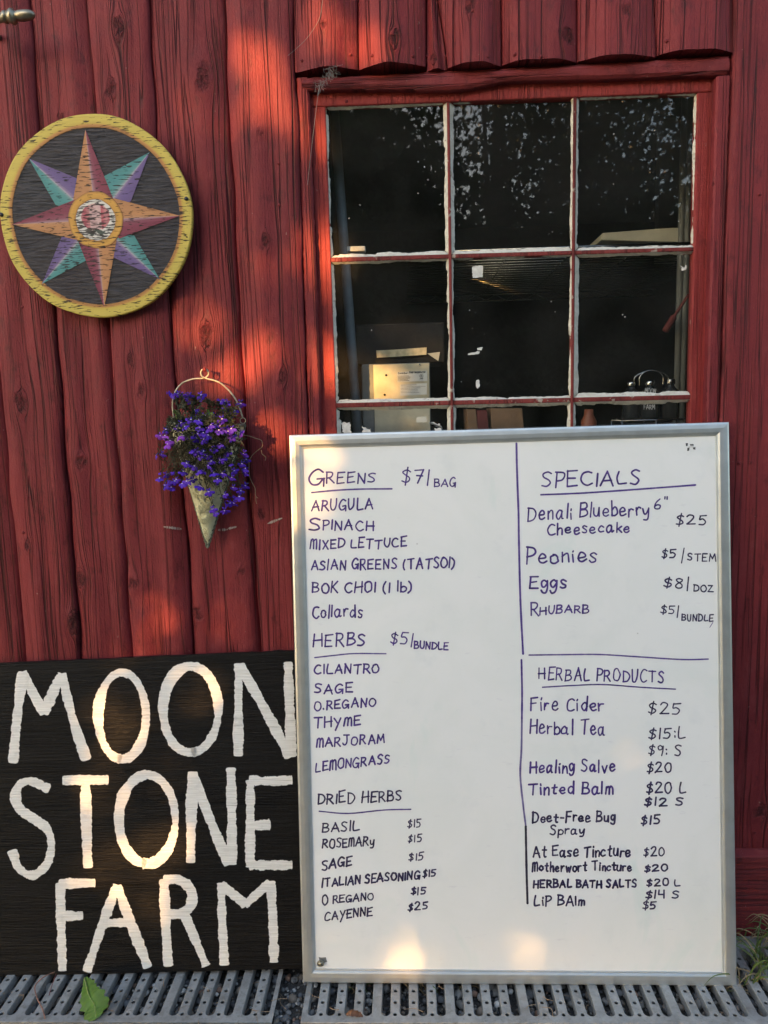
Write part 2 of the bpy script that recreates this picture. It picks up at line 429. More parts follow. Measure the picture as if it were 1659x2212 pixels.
M['smear'] = plain('worn_white_smear', (.33, .27, .25), .8, 0, .35, 160, .2)
M['card'] = plain('brown_card', (.22, .12, .06), .7, 0, .2, 20)
M['cardpale'] = plain('pale_box_card', (.50, .48, .40), .7, 0, .1, 20)
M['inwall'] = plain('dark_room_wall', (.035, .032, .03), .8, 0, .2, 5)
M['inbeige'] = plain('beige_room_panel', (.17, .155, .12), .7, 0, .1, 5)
M['bottle'] = plain('black_bottle_enamel', (.018, .02, .022), .25, 0, .2, 20, 0)
M['printed'] = plain('pale_print', (.5, .5, .5), .5, bs=0)
M['darkprint'] = plain('dark_print', (.06, .06, .06), .5, bs=0)
M['orange'] = plain('orange_plastic', (.22, .06, .025), .5, bs=0)
M['redcloth'] = plain('red_cloth', (.13, .02, .018), .8)
M['bark'] = plain('tree_bark', (.08, .06, .045), .9, 0, .4, 12, .8)
M['web'] = plain('dusty_cobweb', (.27, .25, .24), .9, 0, .2, 90, 0, .1)
M['soil'] = None
def soil():
    m, N, L, B = newmat('gravelly_soil'); v = coords(N, L, rnd=False)
    a = noise(N, L, v, 130, 5, .7); b = noise(N, L, v, 7, 5, .6); g = noise(N, L, v, .12, 4)
    c = mixc(N, L, ramp(N, L, a, (.3, .7)), (.030, .028, .026), (.12, .11, .10))
    c2 = mixc(N, L, ramp(N, L, b, (.3, .7)), (.035, .055, .018), (.09, .10, .035))
    tc = N.new('ShaderNodeTexCoord'); sp = N.new('ShaderNodeSeparateXYZ'); L.new(tc.outputs['Object'], sp.inputs[0])
    edge = math_node(N, L, 'ADD', sp.outputs['Y'], math_node(N, L, 'MULTIPLY', b, 1.2))
    c = mixc(N, L, ramp(N, L, edge, (-2.2, -1.2, 1, 0)), c, c2)
    L.new(c, B.inputs['Base Color']); B.inputs['Roughness'].default_value = .9; bump(N, L, B, a, .8, .01); return m
M['soil'] = soil()

# ------------------------------------------------------------------ ground
GZ = -.032
n_ = 40
mobj('ground', [(-400, -400, GZ), (400, -400, GZ), (400, 400, GZ), (-400, 400, GZ)], [(0, 1, 2, 3)], M['soil'])['kind'] = 'structure'

# ------------------------------------------------------------------ barn
barn = empty('barn', (0, .05, GZ), 'dark red timber barn wall of upright rough slabs with a white puttied window', 'barn')
KN_PX = [(257, 60, 13), (437, 167, 15), (240, 190, 10), (561, 287, 5), (575, 522, 9), (442, 720, 15), (282, 780, 7), (307, 840, 9),
         (612, 814, 9), (48, 869, 13), (173, 999, 11), (172, 1251, 12), (286, 1261, 11), (422, 1327, 12), (158, 1349, 14), (564, 1113, 7), (520, 1233, 5),
         (852, 95, 10), (1225, 78, 12), (1015, 20, 9), (937, 125, 6), (1640, 1752, 10), (55, 420, 9), (130, 250, 6), (60, 1180, 7), (1350, 30, 7), (700, 60, 6)]
KN = [(P(x, y, -.03), r * .00108) for x, y, r in KN_PX]
BOARDS = []
def wobble(seed, amp):
    rr = random.Random(seed); ph = [(rr.uniform(0, 6.3), rr.uniform(2.2, 4) * (k + 1) ** 1.35, amp / (k + 1) ** .8) for k in range(7)]
    return lambda z: sum(a * math.sin(f * z + p) for p, f, a in ph)
def slab(xl, xr, z0, z1, yb, bulge, power=2.6, nu=30, nz=240, name='wall_slab', mat=None, zbot=None, flat_end=True, wseed=0, gap=.0013):
    """rounded timber slab between the seam curves xl(z), xr(z)"""
    zs = np.linspace(z0, z1, nz); V = []; gu = []; kn = []
    rr = random.Random(wseed + 5); p1, p2, p3 = rr.uniform(0, 6), rr.uniform(0, 6), rr.uniform(0, 6)
    sk = rr.uniform(-.12, .12)
    mine = [(k, r) for k, r in KN if xl(k[2]) < k[0] < xr(k[2]) and z0 < k[2] < z1]
    def yprof(u, z):
        t = 2 * u - 1 - sk * (1 - (2 * u - 1) ** 2)
        return yb - bulge * (1 - abs(t) ** power) * (1 + .12 * math.sin(3.1 * z + p1) + .06 * math.sin(7.3 * z + p2)) - .0028 * math.sin(2 * math.pi * u * 1.5 + p3 + z * 2.2) - .0012 * math.sin(9 * u + 5.1 * z + p1) - .0009 * math.sin(17 * u - 8.3 * z + p2)
    us = np.linspace(0, 1, nu); us = .5 - .5 * np.cos(us * math.pi) * .35 - .5 * (1 - 2 * us) * .65
    for z in zs:
        a, b = xl(z) + gap, xr(z) - gap
        for u in us:
            x = a + (b - a) * u
            y = yprof(u, z); g = x; kk = 0.0
            for k, r in mine:
                dx, dz = x - k[0], (z - k[2])
                if abs(dz) > .35: continue
                q = dx * dx + (dz * .42) ** 2; RR = (r * 1.15) ** 2
                g += -dx * RR / (q + RR * .35)
                th_ = math.atan2(dz, dx); rd = math.hypot(dx, dz * .75) / r * (1 + .22 * math.sin(2 * th_ + r * 900) + .16 * math.sin(3 * th_ + k[2] * 40))
                if rd < 1.5:
                    kk = max(kk, min(1, max(0, (1.25 - rd) / .5)))
                if rd < 3.2: y -= .0042 * math.exp(-(rd / 1.35) ** 2) - .0045 * math.exp(-(rd / .45) ** 2) + .0022 * math.exp(-((rd - 1.05) / .22) ** 2) * 0
            V.append((x, y, z)); gu.append(g); kn.append(kk)
    F = [(i * nu + j, i * nu + j + 1, (i + 1) * nu + j + 1, (i + 1) * nu + j) for i in range(nz - 1) for j in range(nu - 1)]
    # sides and bottom end going back
    b0 = len(V)
    for i, z in enumerate(zs):
        for u, j in ((0, 0), (1, nu - 1)):
            x = V[i * nu + j][0]; V.append((x, .03, z)); gu.append(x); kn.append(0)
    for i in range(nz - 1):
        F.append((i * nu, (i + 1) * nu, b0 + 2 * i + 2, b0 + 2 * i))
        F.append((i * nu + nu - 1, b0 + 2 * i + 1, b0 + 2 * i + 3, (i + 1) * nu + nu - 1))
    b1 = len(V)
    for j in range(nu):
        x, y, z = V[j]; V.append((x, y, z)); gu.append(x); kn.append(0)
    for j in range(nu):
        x, y, z = V[j]; V.append((x, .03, z)); gu.append(x); kn.append(0)
    for j in range(nu - 1): F.append((b1 + j, b1 + nu + j, b1 + nu + j + 1, b1 + j + 1))
    o = mobj(name, V, F, mat or M['board'], barn, True, attrs={'gu': gu, 'kn': kn})
    BOARDS.append((xl, xr, z0, z1, yprof))
    return o
def surf_y(x, z):
    for xl, xr, z0, z1, yp in BOARDS:
        if z0 <= z <= z1 and xl(z) <= x <= xr(z): return yp((x - xl(z)) / (xr(z) - xl(z)), z)
    return -.01
def seam(pts, y, seed, amp=.0030):
    q = [P(px, py, y) for px, py in pts]; zz = np.array([p[2] for p in q]); xx = np.array([p[0] for p in q])
    cf = np.polyfit(zz, xx, 1 if len(q) < 3 else 2); w = wobble(seed, amp)
    lin = np.polyfit(zz, xx, 1)
    zl, zh = zz.min(), zz.max()
    def f(z):
        if z < zl: base = np.polyval(cf, zl) + lin[0] * (z - zl)
        elif z > zh: base = np.polyval(cf, zh) + lin[0] * (z - zh)
        else: base = np.polyval(cf, z)
        return float(base) + w(z)
    return f
sm = [seam([(-200, 0), (-128, 737), (-62, 1420)], -.012, 1), seam([(-64, 0), (0, 760), (60, 1420)], -.012, 2),
      seam([(65, 60), (121, 700), (176, 1420)], -.012, 3), seam([(189, 0), (243, 720), (289, 1420)], -.012, 4),
      seam([(322, 0), (371, 735), (418, 1420)], -.012, 5), seam([(485, 0), (524, 737), (562, 1420)], -.012, 6),
      seam([(633, 0), (661, 737), (688, 1420)], -.012, 7)]
x0a = sm[0]
extra = [(lambda z, k=k: x0a(z) - .135 * k) for k in (5, 4, 3, 2, 1)]
sm2 = extra + sm
ybs = [-.006, -.016, -.004, -.014, -.005, -.006, -.016, -.008, -.015, -.006, -.014]
for i in range(len(sm2) - 1):
    slab(sm2[i], sm2[i + 1], GZ, 2.62, ybs[i] * 1.15, [.013, .010, .012, .011, .014][i % 5], power=[5.5, 8, 4.8, 7][i % 4], wseed=i * 7, nz=260 if i > 3 else 60)
# short slabs over the window
hs = [((632, 0), (637, 155)), ((774, 0), (775, 150)), ((922, 0), (922, 150)), ((947, 0), (966, 148)), ((1082, 0), (1084, 140)), ((1247, 0), (1249, 134)), ((1413, 0), (1415, 122)), ((1585, 0), (1587, 108))]
hb = [153, 149, 152, 147, 138, 130, 117]
hm = [seam(h, -.02, 30 + i, .0012) for i, h in enumerate(hs)]
for i in range(7):
    zb = P((hs[i][1][0] + hs[i + 1][1][0]) / 2, hb[i], -.02)[2]
    slab(hm[i], hm[i + 1], zb, 2.62, -.018 - .004 * (i % 2), .026 if i != 2 else .012, nu=26, nz=110, wseed=100 + i * 3, gap=.0014, name='header_slab', power=2.2)
# flat backing behind all slabs (with the window opening) and lower wall under the window
OPL, OPR = P(668, 500, .0)[0], P(1545, 500, .0)[0]
OPT, OPB = P(1100, 180, 0)[2], P(1100, 1180, 0)[2]
mb = MB(); mb.box(-2.2, OPL, .032, .06, GZ, 2.62); mb.box(OPR, 2.2, .032, .06, GZ, 2.62); mb.box(OPL, OPR, .032, .06, OPT, 2.62); mb.box(OPL, OPR, .032, .06, GZ, OPB)
mb.build('backing_wall', M['dark'], barn)
mb = MB(); k = 6
lw = np.linspace(OPL - .04, OPR + .08, k + 1)
for i in range(k): mb.box(lw[i] + .002, lw[i + 1] - .002, -.012 - .004 * (i % 2), .030, GZ, OPB - .03)
bevel(mb.build('lower_plank_wall', M['trim'], barn), .004)
# right corner post, skirting plank with ledge
pl = seam([(1590, 0), (1571, 517), (1558, 910)], -.03, 60, .0012)
zl = P(1615, 1829, -.03)[2]
slab(pl, lambda z: 1.32 + .004 * math.sin(3 * z), zl, 2.62, -.026, .006, power=8, nu=40, nz=220, wseed=400, name='corner_board')
zk = P(1615, 1850, -.055)[2]
mb = MB(); mb.prism([(.55, -.028, zl - .001), (2.2, -.028, zl - .001), (2.2, -.056, zk), (.55, -.056, zk)], (0, 0, -.02)); 
mb.prism([(.55, -.054, zk - .012), (2.2, -.054, zk - .012), (2.2, -.054, GZ), (.55, -.054, GZ)], (0, .05, 0))
bevel(mb.build('skirting_plank', M['trim_h'], barn), .003)
slab(lambda z: 1.33, lambda z: 2.2, GZ, 2.62, -.02, .006, power=8, nu=20, nz=60, wseed=410, name='corner_board')
# casing: waney head board, side boards
def sharp(o, deg=26):
    o.data.set_sharp_from_angle(angle=R(deg)); return o
def strip(name, top, bot, yf, yb, mat, n=60, seed=1, jag=.0006):
    """horizontal waney board between two pixel polylines"""
    rr = random.Random(seed); xs = np.linspace(top[0][0], top[-1][0], n)
    tx, ty = zip(*top); bx, by = zip(*bot); V = []
    for x in xs:
        a = P(x, np.interp(x, tx, ty), yf); b = P(x, np.interp(x, bx, by), yf)
        j1, j2 = rr.gauss(0, jag), rr.gauss(0, jag)
        V += [(a[0], yb, a[2] + j1), (a[0], yf + .004, a[2] + j1), (a[0], yf, a[2] - .006 + j1), (b[0], yf - .002, (a[2] + b[2]) / 2), (b[0], yf, b[2] + .006 + j2), (b[0], yf + .006, b[2] + j2), (b[0], yb, b[2] + j2)]
    k = 7; F = [(i * k + j, i * k + j + 1, (i + 1) * k + j + 1, (i + 1) * k + j) for i in range(n - 1) for j in range(k - 1)]
    F += [tuple(range(k)), tuple((n - 1) * k + j for j in range(k - 1, -1, -1))]
    return sharp(mobj(name, V, F, mat, barn, True))
strip('head_casing', [(652, 167), (830, 160), (1200, 141), (1575, 119)], [(656, 193), (740, 190), (830, 190), (960, 192), (1020, 188), (1080, 173), (1300, 168), (1578, 158)], -.021, .03, M['trim_h'], 90, 3)
def vstrip(name, L_, R_, yf, yb, mat, n=70, seed=1, jag=.0012, serr=0):
    rr = random.Random(seed); ys = np.linspace(L_[0][1], L_[-1][1], n); lx, ly = zip(*L_); rx, ry = zip(*R_); V = []
    for y in ys:
        a = P(np.interp(y, ly, lx), y, yf); b = P(np.interp(y, ry, rx), y, yf); j1, j2 = rr.gauss(0, jag), rr.gauss(0, jag)
        V += [(a[0] + j1, yb, a[2]), (a[0] + j1, yf + .004, a[2]), (a[0] + .004 + j1, yf, a[2]), (b[0] - .004 + j2, yf - .001 + serr * rr.random(), a[2]), (b[0] + j2, yf + .005, a[2]), (b[0] + j2, yb, a[2])]
    k = 6; F = [(i * k + j, (i + 1) * k + j, (i + 1) * k + j + 1, i * k + j + 1) for i in range(n - 1) for j in range(k - 1)]
    F += [tuple(range(k - 1, -1, -1)), tuple((n - 1) * k + j for j in range(k))]
    return sharp(mobj(name, V, F, mat, barn, True))
vstrip('side_casing', [(640, 168), (663, 800), (675, 1180)], [(667, 180), (690, 800), (701, 1180)], -.016, .03, M['trim'], 110, 5, .0006)
vstrip('side_casing', [(1549, 164), (1534, 640), (1519, 1180)], [(1582, 120), (1563, 640), (1547, 1180)], -.022, .03, M['trim'], 110, 6, .0005, .0008)

# window: sash, muntins, panes, putty
win = empty('window', (0, 0, 0)); win.parent = barn; win.location = (0, -.05, -GZ)
def sashbar(name, quad, yf, yb, mat, bev=.003):
    """quad: pixel corners tl, tr, br, bl at depth yf"""
    o = MB().prism([P(x, y, yf) for x, y in quad], (0, yb - yf, 0)).build(name, mat, win); return bevel(o, bev)
YS = .002
sashbar('sash_rail', [(664, 190), (1548, 156), (1544, 198), (668, 231)], YS, .03, M['sash'])
sashbar('sash_stile', [(666, 231), (703, 229.5), (737, 1180), (690, 1180)], YS + .0005, .03, M['sash'])
sashbar('sash_stile', [(1507, 199.5), (1546, 198), (1520, 1180), (1484, 1180)], YS + .0005, .03, M['sash'])
# pane rectangles (pixel): columns as lines in y, rows as lines in x
def colx(k, y):                                  # left/right bounds of the glass of column k
    t = (y - 215) / 660.
    return [((702 + 24 * t), (965 + 8 * t)), ((971.5 + 8 * t), (1239 - 6 * t)), ((1246 - 7 * t), (1508 - 15 * t))][k]
def rowy(k, x):
    s = (x - 700) / 800.
    return [(230 - 31 * s, 557 - 23.5 * s), (566.5 - 24.5 * s, 871.5 - 19 * s), (881.5 - 19 * s, 1180 - 16 * s)][k]
YG = .016
def corner(c, r, sx, sy):
    y = 500
    for _ in range(4):
        x = colx(c, y)[sx]; y = rowy(r, x)[sy]
    return x, y
for c in (0, 1):                                 # upright muntins
    q = []
    for r, sy in ((0, 0), (2, 1)):
        a = corner(c, r, 1, sy); b = corner(c + 1, r, 0, sy); q.append((a, b))
    sashbar('muntin', [q[0][0], q[0][1], q[1][1], q[1][0]], YS + .001, .026, M['muntin'], .002)
for r in (0, 1):
    for c in range(3):
        a, b = corner(c, r, 0, 1), corner(c, r, 1, 1); d, e = corner(c, r + 1, 1, 0), corner(c, r + 1, 0, 0)
        a = (a[0] + .6, a[1]); b = (b[0] - .6, b[1]); d = (d[0] - .6, d[1]); e = (e[0] + .6, e[1])
        sashbar('muntin', [a, b, d, e], YS + .0018, .026, M['muntin'], .002)
rp = random.Random(5)
for r in range(3):
    for c in range(3):
        cs = [corner(c, r, 0, 0), corner(c, r, 1, 0), corner(c, r, 1, 1), corner(c, r, 0, 1)]
        mobj('window_pane', [P(x, y, YG) for x, y in [(cs[0][0] - 4, cs[0][1] - 4), (cs[1][0] + 4, cs[1][1] - 4), (cs[2][0] + 4, cs[2][1] + 4), (cs[3][0] - 4, cs[3][1] + 4)]], [(0, 1, 2, 3)], M['glass'], win)
        V = []; F = []
        W0 = {(2, 1): (7, 5, 8, 9), (1, 1): (4, 6, 4, 4)}.get((c, r), None)
        for s in range(4):
            a = np.array(cs[s]); b = np.array(cs[(s + 1) % 4]); d = b - a; ln = np.linalg.norm(d); d /= ln; nrm = np.array([-d[1], d[0]])
            w = (W0[s] if W0 else rp.choice([5, 6.5, 8])) ; wv = w; n = int(ln / 4)
            base = len(V)
            for i in range(n + 1):
                t = i / n; wv += rp.gauss(0, .55); wv += (w - wv) * .12; wv = max(1.2, min(w * 1.9, wv))
                if rp.random() < .02: wv = max(.8, wv - 3)
                cut = min(1, min(t, 1 - t) * ln / max(w, 1))
                q = a + d * ln * t; q2 = q + nrm * wv * max(cut, .02)
                o1 = P(*q, YS + .0035 + rp.gauss(0, .0006)); o2 = P(*q2, YG - .0012)
                V += [o1, (o1 + o2) / 2 + np.array([0, -.001, 0]), o2]
            for i in range(n):
                for j in range(2): F.append((base + i * 3 + j, base + i * 3 + j + 1, base + (i + 1) * 3 + j + 1, base + (i + 1) * 3 + j))
        mobj('putty', V, F, M['putty'], win, True)
def scrap(name, poly, y, mat, parent, seed=0, jag=1.2, th=.0004):
    rr = random.Random(seed); out = []
    n = len(poly)
    for i in range(n):
        a, b = np.array(poly[i]), np.array(poly[(i + 1) % n]); k = max(2, int(np.linalg.norm(b - a) / 3))
        for j in range(k):
            q = a + (b - a) * j / k; out.append(P(q[0] + rr.gauss(0, jag * .5), q[1] + rr.gauss(0, jag * .5), y))
    return MB().prism(out, (0, th, 0)).build(name, mat, parent)
yt = YG - .0014
scrap('tape_scrap', [(1019, 576), (1043, 573), (1043, 598), (1021, 601)], yt, M['tape'], win, 1)
scrap('tape_scrap', [(1010, 764), (1037, 759), (1035, 764), (1011, 768)], yt, M['tape'], win, 2)
scrap('tape_scrap', [(1031, 751), (1042, 750), (1040, 757), (1032, 757)], yt, M['tape'], win, 3)
scrap('tape_scrap', [(1029, 821), (1034, 820), (1037, 832), (1032, 840), (1028, 834)], yt, M['tape'], win, 4)
scrap('tape_scrap', [(738, 916), (757, 912), (757, 942), (742, 944)], yt, M['tape'], win, 5, 3)
scrap('tape_scrap', [(782, 922), (802, 926), (800, 942), (786, 940)], yt, M['tape'], win, 6, 3)
scrap('tape_scrap', [(900, 901), (921, 899), (923, 911), (900, 913)], yt, M['cardpale'], win, 7)
scrap('tape_scrap', [(926, 910), (950, 915), (956, 922), (940, 920)], yt, M['tape'], win, 8, 3)
scrap('tape_scrap', [(939, 924), (954, 924), (954, 934), (941, 934)], yt, M['tape'], win, 9, 3)
scrap('tape_scrap', [(1470, 573), (1476, 578), (1484, 573), (1480, 582), (1473, 584)], yt, M['tape'], win, 12, 2)
# white paint smears on the slabs
for i, (xa, xb, ya, yb_) in enumerate([(353, 394, 1138, 1143), (470, 492, 1145, 1144), (492, 511, 1142, 1138), (578, 610, 1131, 1119), (1508, 1518, 560, 600)]):
    if i == 4: continue
    V = []; F = []; n = 26; rr = random.Random(i + 50)
    for k in range(n):
        t = k / (n - 1); x = xa + (xb - xa) * t; y = ya + (yb_ - ya) * t; h = rr.uniform(3.0, 6.5) * min(1, 3 * t + .3, 3.3 - 3 * t)
        for s in (-1, 0, 1):
            p = P(x, y + s * h * .5, -.03); sy = surf_y(p[0], p[2]); p = P(x, y + s * h * .5, sy - .0016); V.append(p)
    for k in range(n - 1):
        if rr.random() < .82:
            for j in (0, 1): F.append((k * 3 + j, k * 3 + j + 1, (k + 1) * 3 + j + 1, (k + 1) * 3 + j))
    mobj('paint_smear', V, F, M['smear'], barn)
# nail heads on slabs
for px, py in [(652, 131), (757, 118), (804, 120), (1112, 117), (1168, 122), (892, 121), (922, 122), (964, 122), (1053, 122), (1440, 88), (602, 353), (603, 443), (48, 663), (60, 1075), (50, 1150), (1640, 420), (1540, 400), (1596, 1000), (748, 219), (1622, 1000), (1630, 1800)]:
    p = P(px, py, -.03); y = surf_y(p[0], p[2])
    if py == 219: y = YS
    p = P(px, py, y); mb = MB(); mb.lathe((p[0], y - .0012, p[2]), [(.0005, -.0014), (.0028, -.0008), (.0036, .0008), (.0036, .002)], 10, 'y')
    mb.build('nail_head', M['trim'], barn, True)
# the dark room
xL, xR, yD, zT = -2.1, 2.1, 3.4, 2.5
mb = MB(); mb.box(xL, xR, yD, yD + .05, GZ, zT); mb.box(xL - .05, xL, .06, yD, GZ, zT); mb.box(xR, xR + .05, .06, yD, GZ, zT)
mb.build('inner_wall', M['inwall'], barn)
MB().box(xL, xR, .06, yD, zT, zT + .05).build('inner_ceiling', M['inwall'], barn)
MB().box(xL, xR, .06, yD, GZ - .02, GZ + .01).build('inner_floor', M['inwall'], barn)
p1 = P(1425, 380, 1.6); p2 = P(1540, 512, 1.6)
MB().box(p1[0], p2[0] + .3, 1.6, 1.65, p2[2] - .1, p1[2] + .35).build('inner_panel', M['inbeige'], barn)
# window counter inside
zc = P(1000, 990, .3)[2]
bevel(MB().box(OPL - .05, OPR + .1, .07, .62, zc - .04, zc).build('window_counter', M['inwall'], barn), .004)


# ------------------------------------------------------------------ stroke lettering
def circ(cx, cy, rx, ry, a0=90, a1=450, n=14):
    return [(cx + rx * math.cos(R(a0 + (a1 - a0) * i / n)), cy + ry * math.sin(R(a0 + (a1 - a0) * i / n))) for i in range(n + 1)]
G = {
 '&': "0,0 .04,.95;~.04,.8 .2,1 .31,.8 .31,0;~.31,.78 .47,1 .6,.8 .62,0",
 'A': "0,0 .33,1;.33,1 .66,0;.1,.35 .58,.38", 'B': "0,0 .02,1;~-.02,1 .36,.96 .46,.77 .32,.56 .04,.52;~.04,.52 .42,.47 .55,.25 .38,.04 -.02,0",
 'C': "~.56,.88 .36,1 .13,.83 .01,.45 .12,.1 .36,0 .6,.12", 'D': "0,0 .03,1;~-.04,1 .38,.9 .6,.55 .46,.16 .2,.02 -.02,.02",
 'E': "0,0 .02,1;.0,.99 .52,1.04;.0,.52 .4,.55;0,.01 .52,.04", 'F': "0,0 .02,1;0,.98 .52,1.04;.01,.53 .4,.56",
 'G': "~.58,.86 .38,1 .14,.82 .02,.42 .16,.06 .4,.05 .58,.34;.34,.40 .64,.42;.62,.44 .61,-.02", 'H': "0,0 .03,1;.55,1 .57,0;-.02,.5 .62,.54",
 'I': "0,0 .02,1", 'J': "~.36,1 .37,.35 .26,.03 .06,.06 -.02,.2;.08,1 .58,1.02", 'K': "0,0 .02,1;.5,1 .03,.42;.12,.52 .55,0",
 'L': "~.06,1 .0,.5 .03,.1 .14,.01 .5,.08", 'M': "0,0 .08,1;.08,1 .35,.36;.35,.36 .62,1;.62,1 .72,0", 'N': "0,0 .03,1;.03,1 .5,.02;.5,.02 .53,1",
 'O': "o.31,.5,.31,.5", 'P': "0,0 .03,1;~-.02,1 .38,.96 .48,.74 .34,.5 .02,.44", 'R': "0,0 .03,1;~-.02,1 .36,.97 .46,.76 .32,.52 .02,.46;.2,.48 .56,0",
 'S': "~.5,.88 .28,1 .06,.86 .12,.64 .38,.44 .46,.2 .28,.01 0,.08", 'T': "-.02,.98 .62,1.03;.32,1 .3,0", 'U': "~0,1 -.01,.4 .12,.04 .34,.04 .48,.4 .5,1",
 'V': "0,1 .28,0;.28,0 .56,1", 'W': "0,1 .16,0;.16,0 .36,.7;.36,.7 .54,0;.54,0 .72,1", 'X': "0,1 .5,0;.5,1 0,0", 'Y': "0,1 .26,.45;.54,1 .1,-.35", 'Z': "0,1 .5,1;.5,1 0,0;0,0 .6,-.04",
 'm': "0,0 .04,.62;~.04,.5 .18,.64 .28,.5 .28,0;~.28,.48 .42,.64 .54,.48 .54,0",
 'a': "~.42,.5 .22,.6 .03,.42 .02,.15 .16,0 .34,.14 .42,.5;~.42,.58 .41,.2 .46,.02 .56,.06", 'b': "0,1 0,0;~0,.4 .2,.58 .42,.44 .42,.14 .2,0 0,.08", 'c': "~.4,.48 .24,.6 .05,.45 .02,.18 .18,0 .42,.1",
 'd': "~.4,.46 .2,.58 .02,.36 .06,.06 .24,.02 .42,.3;.42,1 .44,0", 'e': "~.02,.28 .38,.34 .36,.54 .18,.6 .02,.36 .08,.06 .28,0 .46,.12", 'g': "~.4,.48 .22,.6 .03,.42 .08,.14 .24,.1 .4,.4;~.42,.58 .42,0 .34,-.3 .14,-.34 .02,-.2",
 'h': "0,1 0,0;~0,.36 .18,.58 .34,.48 .38,0", 'i': "0,.55 .01,0;0,.76 .012,.84", 'k': "0,1 0,0;.38,.58 .03,.26;.1,.32 .4,0", 'l': "0,1 .02,0", 'n': "0,.58 .02,0;~.02,.36 .18,.58 .34,.5 .38,0",
 'o': "o.21,.29,.21,.29", 'p': "0,.56 -.01,-.36;~0,.42 .2,.6 .42,.42 .36,.1 .16,.03 0,.14", 'r': "0,.57 .02,0;~.02,.34 .14,.54 .34,.55", 's': "~.36,.5 .18,.6 .03,.48 .16,.32 .34,.2 .3,.03 .12,-.01 0,.06",
 't': "~.2,.9 .19,.2 .25,.02 .36,.02;0,.58 .4,.62", 'u': "~0,.57 .0,.16 .14,.0 .3,.1 .4,.57;.4,.57 .42,0", 'v': "0,.57 .2,0;.2,0 .42,.6", 'w': "0,.57 .14,0;.14,0 .28,.45;.28,.45 .42,0;.42,0 .58,.58", 'y': "~0,.57 .04,.2 .16,.1 .3,.2 .4,.57;~.42,.6 .38,-.05 .26,-.32 .06,-.3",
 '0': "o.26,.5,.26,.5", '1': "0,0 .02,1", '2': "~0,.82 .14,1 .38,.95 .42,.72 .2,.32 -.02,.02;-.02,.02 .54,.05", '4': "0,1 -.02,.45;-.02,.45 .42,.46;.4,1 .4,0", '5': "~.08,1 .04,.6 .26,.62 .44,.4 .32,.08 0,.04;.06,1 .5,1.04",
 '6': "~.34,1 .1,.62 .02,.25 .16,.01 .38,.12 .4,.34 .2,.42 .04,.22", '7': "0,.96 .5,1;.5,1 .2,0;.12,.52 .48,.55", '8': "~.44,.86 .24,1 .06,.84 .2,.58 .42,.36 .4,.08 .18,0 .02,.16 .14,.44 .4,.68 .44,.86", '9': "~.42,.78 .22,1 .02,.82 .1,.56 .3,.55 .42,.8;~.43,.9 .44,.4 .38,-.1",
 '$': "~.46,.8 .26,.92 .05,.78 .14,.58 .38,.42 .42,.2 .22,.06 -.02,.14;.3,1.08 .16,-.1", '/': "0,-.12 .1,1.08", '(': "~.16,1.06 .0,.7 .0,.25 .18,-.1", ')': "~.0,1.08 .2,.75 .2,.2 .0,-.14", '"': "0,1.05 .02,.84;.14,1.05 .15,.84", ':': "0,.62 .01,.55;0,.2 .01,.12", '-': "0,.36 .3,.38", '.': "0,.05 .015,0",
 'x': "0,.58 .38,0;.38,.58 0,0",
}
def glyph(ch):
    out = []
    for s in G[ch].split(';'):
        if s[0] == 'o':
            a = [float(v) for v in s[1:].split(',')]; out.append((True, circ(*a, 100, 470, 14)))
        else:
            sm_ = s[0] == '~'; pts = [tuple(float(v) for v in q.split(',')) for q in s.lstrip('~').split()]; out.append((sm_, pts))
    return out
